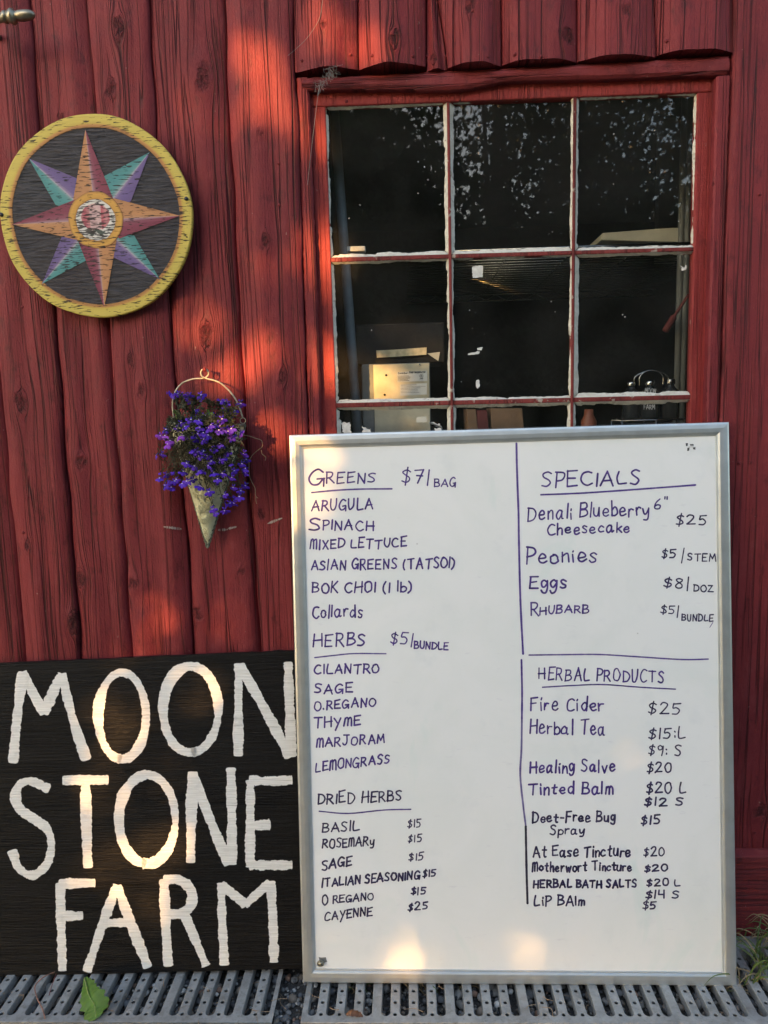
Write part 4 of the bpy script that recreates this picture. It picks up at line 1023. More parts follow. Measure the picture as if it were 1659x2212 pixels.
def blossom_mesh(name, mat):
    mb = MB()
    for (an, ln_, wd) in ((-90, 1.0, .62), (-142, .95, .56), (-38, .95, .56), (62, .62, .24), (118, .62, .24)):
        a = R(an); d = np.array([math.cos(a), 0, math.sin(a)]); s = np.array([-math.sin(a), 0, math.cos(a)]); y = np.array([0, -1, 0])
        vs = [d * .08 - s * .06, d * .08 + s * .06]
        for f, w in ((.35, .55), (.65, 1.0), (.88, .85), (1.0, .35)):
            cv = .18 * f - .38 * f * f
            vs += [d * ln_ * f - s * wd * w * .5 + y * (cv - .06), d * ln_ * f + y * (cv + .02), d * ln_ * f + s * wd * w * .5 + y * (cv - .06)]
        fs = [(0, 1, 4, 3), (0, 3, 2), (1, 4, 3), (1, 5 - 1, 4)]
        fs = [(0, 3, 2), (0, 1, 3), (1, 4, 3)]
        for k in range(3):
            b = 2 + 3 * k; fs += [(b, b + 1, b + 4, b + 3), (b + 1, b + 2, b + 5, b + 4)]
        mb.add([v for v in vs], fs)
    mb.add([(-.13, -.1, -.16), (.13, -.1, -.16), (.1, -.13, .02), (-.1, -.13, .02)], [(0, 1, 2, 3)], 1)
    me = bpy.data.meshes.new(name); me.from_pydata([tuple(v) for v in mb.v], [], mb.f); me.materials.append(mat); me.materials.append(M['eye'])
    me.polygons.foreach_set('material_index', np.array(mb.m, dtype=np.int32)); me.polygons.foreach_set('use_smooth', np.ones(len(mb.f), dtype=bool)); me.update(); return me
bm1, bm2 = blossom_mesh('blossom', M['petal']), blossom_mesh('blossom_magenta', M['petal_pink'])
rb = random.Random(21); po = np.array(origin(plant)); stems = MB(); LV = []; LC = []; LF = []
def leafquad(p, d, ln_, w, col):
    d = np.array(d) / np.linalg.norm(d); s = np.cross(d, [rb.gauss(0, .5), -1, rb.gauss(0, .5)]); s /= np.linalg.norm(s); b = len(LV)
    up = np.cross(s, d) * ln_ * .12
    LV.extend([p, p + d * ln_ * .5 - s * w * .5 + up, p + d * ln_, p + d * ln_ * .5 + s * w * .5 + up]); LC.extend([col] * 4); LF.append((b, b + 1, b + 2, b + 3))
def depth_at(px, r):
    # the plant bulges out over the rim and hangs in front of the cone
    u = (px - 690) / 520.
    if r < 640: return -.055 - .03 * rb.random()
    return -.06 - max(.01, (.085 - .055 * max(0, (r - 700) / 1000.)) * math.sqrt(max(.02, 1 - min(1, u * u)))) - .012 * rb.random()
crown0 = [mid + np.array([rb.uniform(-.055, .055), rb.uniform(-.06, -.01), rb.uniform(-.005, .01)]) for _ in range(24)]
for i, (c, r) in enumerate(BL):
    y = depth_at(c, r); p = P(*pc(c, r), y)
    o = bpy.data.objects.new('blossom', bm2 if (c < 420 and 800 < r < 960) else bm1); COL.objects.link(o); o.parent = plant
    o.location = tuple(p - po); s_ = rb.uniform(.0105, .0138); o.scale = (s_ * 1.12, s_, s_ * .9)
    o.rotation_euler = (rb.gauss(-.25, .3), rb.gauss(0, .35), rb.gauss(0, .45))
    st = min(crown0, key=lambda q: np.linalg.norm(q - p) + rb.random() * .06); back = np.array([0, .004, 0])
    m1 = (st + p) / 2 + np.array([rb.gauss(0, .008), -.012, .014 if r > 640 else .0])
    cu = catmull([st, m1, p + back], 6); stems.tube(cu, .0007, 4, caps=False)
    for q in cu[1:]:
        for _ in range(3):
            g = rb.uniform(.5, 1.3); leafquad(q, (rb.gauss(0, 1), rb.gauss(-.3, .6), rb.gauss(.15, 1)), rb.uniform(.006, .016), rb.uniform(.0014, .0036), np.array((.038, .045, .020)) * g)
for k in range(760):
    c = rb.gauss(690, 195); r = rb.gauss(870, 170)
    if not (300 < c < 1090 and 560 < r < 1350): continue
    p = P(*pc(c, r), depth_at(c, r) + rb.uniform(-.002, .022)); g = rb.uniform(.4, 1.4); leafquad(p, (rb.gauss(0, 1), rb.gauss(-.4, .5), rb.gauss(0, .9)), rb.uniform(.007, .019), rb.uniform(.0018, .0048), np.array((.042, .040, .022)) * g)
for k in range(120):   # bare trailing stems left of the cone and in front of it
    c0, r0 = (rb.uniform(290, 470), rb.uniform(880, 1000)) if k < 60 else (rb.uniform(520, 960), rb.uniform(950, 1200))
    pts = [P(*pc(c0, r0), depth_at(c0, r0))]
    for s in range(4):
        c0 += rb.gauss(0 if k < 60 else 12, 30); r0 += rb.uniform(35, 95); pts.append(P(*pc(c0, r0), depth_at(c0, min(r0, 1650)) + .004))
    stems.tube(catmull(pts, 4), .0006, 4, caps=False)
for pts in ([(530, 580), (440, 530), (400, 470), (330, 380)], [(800, 600), (820, 520), (850, 460)], [(560, 560), (555, 480), (560, 400)], [(960, 620), (970, 560), (990, 540)], [(740, 590), (735, 500), (700, 430)]):
    w = [P(*pc(*q), -.065) for q in pts]; cu = catmull(w, 6); stems.tube(cu, .0008, 4, caps=False)
    for q in cu[4:]:
        for _ in range(4): leafquad(q, (rb.gauss(0, 1), rb.gauss(-.2, .5), rb.gauss(.3, .6)), rb.uniform(.010, .018), rb.uniform(.003, .005), np.array((.05, .045, .022)) * rb.uniform(.6, 1.2))
for q in ((345, 570), (325, 590), (365, 585), (712, 572)):
    for _ in range(4): leafquad(P(*pc(*q), -.075), (rb.gauss(0, 1), -.3, rb.gauss(.2, .8)), .011, .008, np.array((.10, .17, .03)))
stems.build('stem', M['stem'], plant, True)
mobj('foliage', LV, LF, M['leaf'], plant, cols=np.array(LC))
mb = MB()
for pts in ([(1090, 830), (1160, 840), (1230, 865), (1300, 890), (1310, 960), (1250, 1010), (1190, 1070), (1160, 1150), (1165, 1290), (1195, 1370), (1230, 1440), (1235, 1520), (1262, 1548)], [(1300, 1000), (1310, 1045), (1350, 1080), (1345, 1120)], [(1238, 1530), (1240, 1580), (1248, 1615)]):
    mb.tube(catmull([P(*pc(*q), -.058) for q in pts], 4), .0008, 5)
mb.build('dry_tendril', M['dryst'], plant, True)

mb = MB(); bv = np.array([v.co[:] for v in bm1.vertices]); bf = [tuple(p.vertices) for p in bm1.polygons]
for k in range(60):
    c, r = rb.choice(BL); c += rb.gauss(0, 45); r += rb.gauss(0, 40); p = P(*pc(c, r), depth_at(c, r) + rb.uniform(0, .012)); s_ = rb.uniform(.005, .009)
    m3 = np.array((Matrix.Rotation(rb.gauss(0, .6), 3, 'Z') @ Matrix.Rotation(rb.gauss(-.2, .5), 3, 'X') @ Matrix.Rotation(rb.gauss(0, .5), 3, 'Y')))
    mb.add((bv * s_) @ m3.T + p, bf)
tag(mb.build('small_blossoms', M['petal'], plant, True), kind='stuff')

# ------------------------------------------------------------------ cobweb under the header slabs
cw = empty('cobweb', P(690, 180, -.05), 'grey dusty cobweb tuft hanging from the header slabs over the window corner', 'cobweb')
mb = MB(); rw = random.Random(4)
for k in range(80):
    t = rw.random(); x = 722 - 40 * t + rw.gauss(0, 5 - 2 * t); y = 146 + 42 * t + rw.gauss(0, 5)
    a = P(x, y, -.052 + rw.gauss(0, .004)); an = rw.gauss(-.9, .7); l = rw.uniform(.004, .016)
    d = np.array([math.cos(an), rw.gauss(0, .3), math.sin(an)]) * l
    mb.tube([a, a + d * .5 + np.array([rw.gauss(0, .001)] * 3), a + d], .00035, 3, caps=False)
for pts in ([(697, 0), (690, 40), (665, 80), (640, 105), (622, 120)], [(690, 185), (680, 260), (664, 400)], [(700, 150), (740, 140)]):
    mb.tube(catmull([P(x, y, -.055) for x, y in pts], 5), .0004, 4)
mb.build('web_strands', M['web'], cw)

# ------------------------------------------------------------------ metal gratings and gravel
def grate(name, xa, xb, label, ph):
    yf, yb_ = PZ(800, 2209, 0)[1], PZ(1610, 2022, 0)[1]
    root = empty(name, (xa, yf, -.02), label, 'grating', 'perforated steel gratings along the wall foot')
    cu = bpy.data.curves.new('grate_outline', 'CURVE'); cu.dimensions = '2D'; cu.fill_mode = 'BOTH'; cu.extrude = .0006; cu.bevel_depth = .0012; cu.bevel_resolution = 2
    def poly(pts):
        sp = cu.splines.new('POLY'); sp.points.add(len(pts) - 1); sp.use_cyclic_u = True
        for p, q in zip(sp.points, pts): p.co = (q[0], q[1], 0, 1)
    e = .0012; sk = MB()
    poly([(xa + e, yf + e), (xb - e, yf + e), (xb - e, yb_ - e), (xa + e, yb_ - e)])
    pitch = .0405; sw = .0200; x = xa + .012; i = ph
    ya, yc = PZ(800, 2194, 0)[1], PZ(1610, 2046, 0)[1]
    while x + sw < xb - .008:
        r = sw / 2 + e; y0, y1 = ya + sw / 2, yc - sw / 2; cx = x + sw / 2
        lp_ = [(cx + sw / 2 * math.cos(a), y0 + sw / 2 * math.sin(a)) for a in np.linspace(math.pi, 2 * math.pi, 9)] + [(cx + sw / 2 * math.cos(a), y1 + sw / 2 * math.sin(a)) for a in np.linspace(0, math.pi, 9)]
        nl = len(lp_); sk.add([(q[0], q[1], -.0012) for q in lp_] + [(cx + (q[0] - cx) * .86, q[1] + (.002 if q[1] < (y0 + y1) / 2 else -.002), -.019) for q in lp_], [(j, (j + 1) % nl, nl + (j + 1) % nl, nl + j) for j in range(nl)])
        poly([(cx + r * math.cos(a), y0 + r * math.sin(a)) for a in np.linspace(math.pi, 2 * math.pi, 9)] + [(cx + r * math.cos(a), y1 + r * math.sin(a)) for a in np.linspace(0, math.pi, 9)])
        bx = cx + pitch / 2
        if i % 4 != 3 and bx < xb - .02:
            hr = .0042 + e
            for hy in np.linspace(ya + .004, yc - .004, 7): poly([(bx + hr * math.cos(a), hy + hr * math.sin(a)) for a in np.linspace(0, 2 * math.pi, 13)[:-1]])
        x += pitch; i += 1
    tmp = bpy.data.objects.new('tmp', cu); COL.objects.link(tmp)
    dg = bpy.context.evaluated_depsgraph_get(); dg.update(); me = bpy.data.meshes.new_from_object(tmp.evaluated_get(dg)); bpy.data.objects.remove(tmp)
    me.name = name + '_sheet'; me.materials.clear(); me.materials.append(M['zinc'])
    o = bpy.data.objects.new('slotted_sheet', me); COL.objects.link(o); o.parent = root; o.location = (-xa, -yf, .02 - .0018)
    sk.build('slot_flange', M['zinc'], root, True)
    mb = MB(); mb.box(xa, xb, yf + .0005, yf + .003, GZ, -.004); mb.build('front_lip', M['zinc'], root)
    return yf, yb_
gl = PZ(614, 2095, 0)[0]; gr = PZ(664, 2122, 0)[0]
yf, yb_ = grate('metal_grate', -1.62, gl - .002, 'grey slotted steel grating in front of the black sign', 2)
grate('metal_grate', gr, 1.75, 'grey slotted steel grating under the white price board', 0)
# pebbles
def ico():
    bm = bmesh.new(); bmesh.ops.create_icosphere(bm, subdivisions=2, radius=1); v = np.array([q.co[:] for q in bm.verts]); f = np.array([[w.index for w in q.verts] for q in bm.faces]); bm.free(); return v, f
iv, if_ = ico()
N_P = 7500
x = rng.uniform(-1.15, 1.15, N_P); y = rng.uniform(yf - .06, -.0, N_P)
sz = np.clip(rng.lognormal(math.log(.0042), .5, N_P), .0018, .0125)
keep = np.ones(N_P, bool)
pal = np.array([(.05, .052, .055), (.075, .075, .075), (.11, .105, .095), (.16, .15, .135), (.09, .075, .06), (.32, .31, .29), (.14, .085, .06), (.035, .035, .037)])
pi_ = rng.choice(len(pal), N_P, p=[.24, .22, .16, .10, .10, .06, .03, .09])
cols = 2.1 * pal[pi_] * rng.uniform(.7, 1.3, (N_P, 1))
VV = np.zeros((N_P, len(iv), 3)); 
for k in range(N_P):
    s3 = sz[k] * rng.uniform(.65, 1.25, 3) * np.array([1, 1, .75]); a = rng.uniform(0, 6.28); ca, sa = math.cos(a), math.sin(a)
    v = iv * (1 + .16 * np.sin(iv @ rng.normal(0, 2.6, 3) + rng.uniform(0, 6))[:, None]) * s3
    VV[k] = np.stack([v[:, 0] * ca - v[:, 1] * sa, v[:, 0] * sa + v[:, 1] * ca, v[:, 2]], 1) + np.array([x[k], y[k], GZ + s3[2] * .5 + rng.uniform(0, .007)])
FF = (if_[None] + (np.arange(N_P) * len(iv))[:, None, None]).reshape(-1, 3)
g = fast_mesh('gravel', VV.reshape(-1, 3), FF, M['stone'], None, np.repeat(cols, len(iv), 0), True); g['kind'] = 'stuff'

# ------------------------------------------------------------------ small plants and litter
mb = MB(); rl = random.Random(12)
for k in range(150):
    x = rl.uniform(-1.0, 1.05); y = rl.uniform(yf - .01, -.06); a = rl.uniform(0, 6.28); l = rl.uniform(.006, .04); z = rl.choice([-.018, -.018, .0018])
    p = np.array([x, y, z]); d = np.array([math.cos(a), math.sin(a), rl.gauss(0, .12)]) * l; n_ = np.array([-d[1], d[0], .3 * l]) * rl.uniform(-.3, .3)
    mb.tube(catmull([p, p + d * .5 + n_, p + d], 3), rl.uniform(.0004, .001), 4)
tag(mb.build('straw_litter', M['dryst'], None), 'bits of dry straw scattered over the gratings and gravel', 'litter', None, 'stuff')
def blade_leaf(pts, widths, col, lobes=0, seed=1, fold=.12):
    """leaf blade along 3D points with half widths; returns mesh arrays"""
    rr = random.Random(seed); pts = catmull(pts, 8); n = len(pts); V = []; C = []; F = []
    wl = np.interp(np.linspace(0, 1, n), np.linspace(0, 1, len(widths)), widths)
    for i, p in enumerate(pts):
        t = pts[min(i + 1, n - 1)] - pts[max(i - 1, 0)]; t /= np.linalg.norm(t); s = np.cross(t, [0, -.75, .66]); s /= np.linalg.norm(s); nn = np.cross(s, t)
        if nn[2] < 0: nn = -nn
        w = wl[i] * (1 + (lobes * (.22 * math.sin(i * 1.55) + rr.gauss(0, .06)) if 0 < i < n - 1 else 0)); w2 = wl[i] * (1 + (lobes * (.22 * math.sin(i * 1.4 + 1) + rr.gauss(0, .06)) if 0 < i < n - 1 else 0))
        for f, ww in ((-1, w), (-.5, w), (0, 0), (.5, w2), (1, w2)):
            V.append(p + s * f * ww + nn * abs(f) * wl[i] * fold * (1 + .6 * math.sin(i * 1.1)) - nn * (f * f) * wl[i] * .15); C.append(np.array(col) * (1.25 if f == 0 else rr.uniform(.85, 1.1)))
    for i in range(n - 1):
        for j in range(4): F.append((i * 5 + j, i * 5 + j + 1, (i + 1) * 5 + j + 1, (i + 1) * 5 + j))
    return V, F, C
lp = [PZ(183, 2113, .012), PZ(188, 2130, .018), PZ(193, 2150, .022), PZ(205, 2172, .018), PZ(207, 2189, .010), PZ(209, 2200, .006)]
px = lambda w: w * .00105
V, F, C = blade_leaf(lp, [px(4), px(14), px(20), px(27), px(27), px(22), px(7)], (.085, .17, .022), .55, 3)
lf = empty('dandelion_leaf', lp[0], 'single bright green leaf lying on the grating below the black sign', 'leaf')
mobj('leaf_blade', V, F, M['leaf'], lf, True, cols=np.array(C))
MB().tube([q + np.array([0, -.002, .002]) for q in catmull(lp, 5)], [.0016] * 10 + [.0008] * 16, 5).build('leaf_midrib', plain('leaf_rib', (.16, .22, .06), .5, bs=0), lf, True)
ds = empty('dry_stem', PZ(115, 2100, .01), 'curled dry reddish stem on the grating at the far left', 'stem')
MB().tube(catmull([PZ(118, 2100, .015), PZ(95, 2110, .02), PZ(76, 2130, .012), PZ(80, 2155, .006), PZ(92, 2180, .004), PZ(97, 2200, .004)], 6), .0013, 6).build('stem_body', plain('dry_red_stem', (.27, .13, .09), .7, bs=0), ds, True)
MB().tube(catmull([PZ(121, 2104, .012), PZ(112, 2130, .008), PZ(106, 2150, .004)], 6), .0009, 6).build('stem_twig', plain('dry_red_twig', (.16, .05, .05), .7, bs=0), ds, True)
V, F, C = blade_leaf([PZ(1118 - 370, 2192, .006), PZ(760, 2188, .012), PZ(775, 2191, .008), PZ(784, 2196, .004)], [px(2), px(6), px(5), px(1)], (.12, .06, .035), .6, 5, .4)
dl = empty('dead_leaf', PZ(760, 2190, .004), 'small curled brown dead leaf on the grating edge', 'leaf'); mobj('leaf_blade', V, F, M['leaf'], dl, True, cols=np.array(C))
def tuft(name, spots, label, seed, hgt, ncol, dead, cat='grass'):
    rr = random.Random(seed); root = empty(name, spots[0][0], label, cat); V = []; F = []; C = []; V2 = []; F2 = []; C2 = []
    for base, n, hh, lean in spots:
        for _ in range(n):
            b = np.array(base) + np.array([rr.gauss(0, .012), rr.gauss(0, .006), 0]); h = hh * rr.uniform(.45, 1.15); d = np.array([rr.gauss(lean, .5), rr.gauss(-.25, .35), 1.0]); d /= np.linalg.norm(d)
            dr = rr.random() < dead; pts = [b, b + d * h * .5, b + d * h * .85 + np.array([d[0] * h * .25, d[1] * h * .2, -.1 * h]), b + d * h + np.array([d[0] * h * .5, d[1] * h * .4, -.35 * h])]
            v, f, c = blade_leaf(pts, [.0013, .0016, .001, .0002], (.30, .22, .12) if dr else np.array(ncol) * rr.uniform(.7, 1.3), 0, 1)
            T = (V2, F2, C2) if dr else (V, F, C); o = len(T[0]); T[0].extend(v); T[2].extend(c); T[1].extend(tuple(i + o for i in q) for q in f)
    o = len(V); V.extend(V2); C.extend(C2); F.extend(tuple(i + o for i in q) for q in F2)
    mobj('blades', V, F, M['leaf'], root, True, cols=np.array(C))
    return root
g1 = PZ(1640, 2020, GZ); g1[1] = min(g1[1], -.07)
tuft('grass_tuft', [(g1, 60, .095, .1), (g1 + np.array([.05, -.01, 0]), 60, .15, -.2), (g1 + np.array([-.05, 0, 0]), 50, .055, .0), (PZ(1640, 2085, -.01), 16, .13, .1), (PZ(1622, 2130, -.01), 10, .10, .3), (PZ(1650, 2110, -.01), 12, .15, -.3)], 'green and straw coloured grass growing at the foot of the wall, right corner', 3, .1, (.085, .13, .03), .45)
g2 = PZ(1555, 2145, GZ)
tuft('grass_tuft', [(g2, 12, .05, .2), (g2 + np.array([.03, -.0, 0]), 10, .045, .4)], 'dry straw wisps poking out under the right corner of the price board', 5, .05, (.08, .10, .03), .85)
g3 = PZ(1000, 2140, GZ)
tuft('grass_tuft', [(g3, 12, .045, .2), (g3 + np.array([-.1, 0, 0]), 10, .05, -.1), (g3 + np.array([-.25, -.0, 0]), 9, .05, -.3)], 'thin dry grass wisps under the left half of the price board', 6, .05, (.06, .09, .02), .6)['kind'] = 'stuff'

# ------------------------------------------------------------------ things inside the window
# food dehydrator
YD = .13
a, b = P(806, 788, YD), P(927, 786, YD); zb = zc + .002
dh = empty('food_dehydrator', ((a[0] + b[0]) / 2, YD, zb), 'steel food dehydrator with sunlit back panel behind the lower left pane', 'dehydrator')
o = MB().box(a[0] - .03, b[0] + .002, YD + .002, YD + .34, zb, a[2] + .002).build('housing', M['grey'], dh); bevel(o, .003)
bevel(MB().box(a[0], b[0], YD - .001, YD + .0015, zb + .004, a[2]).build('back_panel', M['steel'], dh), .0006, 1)
class Flat:
    def __init__(s, y): s.y = y
    def __call__(s, px, py, off=0): return P(px, py, s.y - off)
def q5(c, r): return 676.9 + c * .272, 716.7 + r * .272
def lab(name, quad, y, mat, parent, th=.0006): return MB().prism([P(*q, y) for q in quad], (0, th, 0)).build(name, mat, parent)
l1 = lab('rating_label', [q5(665, 322), q5(903, 308), q5(905, 390), q5(668, 400)], YD - .0018, M['paper'], dh)
l2 = lab('warning_label', [q5(688, 420), q5(902, 408), q5(902, 498), q5(690, 508)], YD - .0018, M['paper'], dh)
pen = Pen(Flat(YD - .0022), .00001, .0001)
r5 = random.Random(2)
def t5(txt, x0, x1, y, h, w):
    p, q = q5(x0, y), q5(x1, y); pen.text(txt, p[0], q[0], p[1], q[1] - .5, h * .272, w * .272, r5, .2)
t5("FOOD DEHYDRATOR", 762, 890, 328, 11, 3.5)
t5("Excalibur", 674, 748, 336, 16, 2.5)
pen.stroke([(q5(858, 352)[0] + 3.8 * math.cos(a_), q5(858, 352)[1] + 3.8 * math.sin(a_)) for a_ in np.linspace(0, 6.28, 16)], .6)
t5("UL", 851, 866, 357, 12, 2.5); t5("LISTED", 846, 872, 376, 6, 2)
for i in range(5): pen.stroke([q5(670, 352 + i * 9.5), q5(670 + [88, 100, 96, 80, 92][i], 350 + i * 9.3)], .8, False)
pen.build('label_print', M['darkprint'], dh)
for i in range(6): pen.stroke([q5(694, 424 + i * 12), q5([820, 890, 850, 830, 830, 840][i], 421 + i * 12)], .8 if i in (0, 2) else .5, False)
pen.build('label_print', M['darkprint'], dh)
for c_ in ((843, 262), (578, 345), (566, 500), (518, 540)):
    p = P(*q5(*c_), YD - .002); MB().lathe(tuple(p), [(.0008, -.0025), (.0022, -.002), (.0028, 0), (.0028, .002)], 10, 'y').build('panel_screw', M['chrome'] if c_[1] == 262 else M['dark'], dh, True)
# sunlit papers above it
pp = [q5(500, 148), q5(640, 142), q5(900, 124), q5(898, 182), q5(505, 206)]
c = P(*q5(700, 165), YD + .02)
bx = empty('paper_strip', c, 'torn yellowish paper strip catching sun above the dehydrator', 'paper')
MB().prism([P(*q, YD + .02) for q in pp], (0, .002, 0)).build('paper_sheet', plain('aged_paper', (.62, .52, .33), .7, 0, .3, 60), bx)
c = P(*q5(960, 190), YD + .02); bx = empty('paper_triangle', c, 'small triangular paper corner beside the sunlit strip', 'paper')
MB().prism([P(*q, YD + .02) for q in (q5(905, 172), q5(1005, 160), q5(993, 232))], (0, .002, 0)).build('paper_sheet', M['cardpale'], bx)
# the box carrying them (dark carton on top of the dehydrator)
a2, b2 = P(770, 745, YD + .03), P(960, 786, YD + .03)
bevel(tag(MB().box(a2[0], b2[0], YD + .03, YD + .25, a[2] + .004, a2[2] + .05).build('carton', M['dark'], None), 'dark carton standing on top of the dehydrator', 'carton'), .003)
# pale leaning pipe at the left of the window
ppx = [P(733, 395, .2), P(760, 760, .16)]; pz = ppx[1] + (ppx[1] - ppx[0]) * .55
pipe = tag(MB().tube([ppx[0] + (ppx[0] - ppx[1]) * .5, ppx[0], ppx[1], pz], .0125, 16).build('pipe', plain('blue_grey_plastic', (.16, .19, .22), .5), None, True), 'blue grey pipe standing inside the left edge of the window', 'pipe')
tp = P(770, 540, .09)
tag(bevel(MB().box(tp[0] - .022, tp[0] + .022, .075, .1, tp[2] - .006, tp[2] + .006).build('putty_block', M['tape']), .002), 'small pale block on the ledge behind the top left pane', 'block')
# wire shelf
YF = .22; zsh = P(1250, 533, YF)[2]
rear = PZ(1250, 630, zsh)[1]; rear = min(rear, 1.3)
xa, xb = P(962, 545, YF)[0] - .1, P(1540, 530, YF)[0] + .1
ws = empty('wire_shelf', ((xa + xb) / 2, rear, zsh), 'chrome wire shelf with zigzag edges behind the upper panes', 'shelf')
def zig(y):
    mb = MB(); mb.tube([(xa, y, zsh), (xb, y, zsh)], .003, 6); mb.tube([(xa, y, zsh - .022), (xb, y, zsh - .022)], .003, 6)
    k = int((xb - xa) / .035); mb.tube([(xa + (xb - xa) * i / k, y, zsh - (.002 if i % 2 else .020)) for i in range(k + 1)], .002, 5); return mb.build('truss_edge', M['chrome'], ws, True)
zig(YF); zig(rear)
mb = MB()
for i in range(1, 20): y = YF + (rear - YF) * i / 20; mb.tube([(xa, y, zsh + .003), (xb, y, zsh + .003)], .0018, 5)
for x_ in np.linspace(xa + .1, xb - .1, 5): mb.tube([(x_, YF, zsh - .001), (x_, rear, zsh - .001)], .002, 5)
mb.build('deck_wires', M['chrome'], ws, True)
for q in ((1466, 700), (1478, 700)):
    p = P(*q, YF + .12); MB().tube([(p[0], YF + .12, zc), (p[0], YF + .12, zsh + .4)], .0085, 10).build('shelf_post', M['grey'], ws, True)
p1, p2 = P(1296, 498, YF + .12), P(1515, 522, YF + .12)
cb = MB().prism([P(1298, 519, YF + .12), P(1302, 503, YF + .12), P(1420, 494, YF + .12), P(1515, 488, YF + .12), P(1515, 524, YF + .12)], (0, .16, 0)).build('cardboard_box', M['cardpale'])
cb.location.z += 0
tag(bevel(cb, .002), 'pale flat cardboard box lying on the wire shelf', 'box')
# bottles with printed words
def bottle(cx_px, top_px, base_px, y, label, text):
    t = P(cx_px, top_px, y); b = P(cx_px, base_px, y); h = t[2] - b[2]; r = .0235
    root = empty('bottle', (t[0], y, b[2]), label, 'bottle', 'bottles behind the lower right pane')
    MB().lathe((t[0], y, b[2]), [(r * .9, 0), (r, .004), (r, h * .62), (r * .92, h * .70), (r * .55, h * .78), (r * .42, h * .83), (r * .42, h * .86)], 24).build('bottle_body', M['bottle'], root, True)
    MB().lathe((t[0], y, b[2] + h * .86), [(r * .5, 0), (r * .52, h * .03), (r * .52, h * .1), (r * .46, h * .13)], 18).build('bottle_cap', M['chrome'], root, True)
    if text:
        mb = MB()
        for dx in (-.006, .006): mb.tube(catmull([(t[0] - .035 + dx, y - .01, b[2] + h * .86), (t[0] - .034 + dx, y - .01, b[2] + h * 1.1), (t[0] - .012, y - .01, b[2] + h * 1.24), (t[0] + .012, y - .01, b[2] + h * 1.24), (t[0] + .034 + dx, y - .01, b[2] + h * 1.1), (t[0] + .035 + dx, y - .01, b[2] + h * .86)], 6), .0014, 6)
        mb.build('wire_handle', M['chrome'], root, True)
        pn = Pen(Flat(y - r - .0004), .00001, .0003); r6 = random.Random(1)
        for wd, x0, x1, yy_, hh in text: pn.text(wd, x0, x1, yy_, yy_, hh, 1.3, r6, .16)
        pn.build('label_print', M['printed'], root)
YB = .15
bottle(1404, 822, 905, YB, 'dark bottle printed with pale letters MOON FARM under a wire handle', [("MOON", 1393, 1416, 850, 11), ("STONE", 1392, 1416, 867, 10), ("FARM", 1391, 1414, 884, 10)])
bottle(1364, 824, 905, YB + .03, 'plain dark bottle left of the bottle with the wire handle', None)
bottle(1448, 818, 905, YB + .03, 'plain dark bottle right of the bottle with the wire handle', None)
bz = P(1404, 905, YB)[2]
rk = empty('wire_rack', (P(1404, 905, YB)[0], YB, bz - .002), 'low chrome wire rack carrying the dark bottles', 'rack')
mb = MB(); bx0, bx1 = P(1335, 905, YB)[0], P(1480, 905, YB)[0]
for y in (YB - .035, YB - .012, YB + .012, YB + .04, YB + .06): mb.tube([(bx0, y, bz - .002), (bx1, y, bz - .002)], .0016, 6)
mb.build('rack_wires', M['chrome'], rk, True)
mb = MB()
for x_ in (bx0, (bx0 + bx1) / 2, bx1):
    for y in (YB - .035, YB + .06): mb.tube([(x_, y, zc), (x_, y, bz - .002)], .002, 6)
mb.build('rack_legs', M['chrome'], rk, True)
# odds and ends on the counter
def cyl(name, px_, py0, py1, y, r, mat, label, cat):
    t, b = P(px_, py0, y), P(px_, py1, y)
    z0 = zc; o = MB().lathe((t[0], y, z0), [(r * .95, 0), (r, .003), (r, (t[2] - z0) * .75), (r * .6, (t[2] - z0) * .88), (r * .55, t[2] - z0)], 20).build(name, mat, None, True); tag(o, label, cat); return o
cyl('jar', 1272, 884, 930, .2, .02, M['orange'], 'small orange jar on the counter behind the lowest right pane', 'jar')
for i, (x0, x1, yt_, m_, lb) in enumerate([(1008, 1028, 884, 'card', 'thin brown book leaning behind the lowest middle pane'), (1030, 1052, 886, 'redcloth', 'dark red book next to the brown cards'), (1060, 1128, 882, 'card', 'wide brown card folder behind the lowest middle pane')]):
    a_, b_ = P(x0, yt_, .14), P(x1, yt_, .14)
    o = MB().prism([(a_[0], .14, a_[2]), (b_[0], .14, b_[2]), (b_[0] + .012, .14, zc), (a_[0] + .004, .14, zc)], (0, .12, 0)).build('book', M[m_]); tag(bevel(o, .002), lb, 'book')
rd = P(1462, 675, .3)
tag(MB().tube(catmull([rd + np.array([.03, 0, .045]), rd, rd + np.array([-.022, 0, -.035]), rd + np.array([-.03, 0, -.05])], 6), [.004] * 8 + [.009] * 10 + [.004], 8).build('rag', M['redcloth'], None, True), 'dark red rag hanging by the shelf post', 'rag')

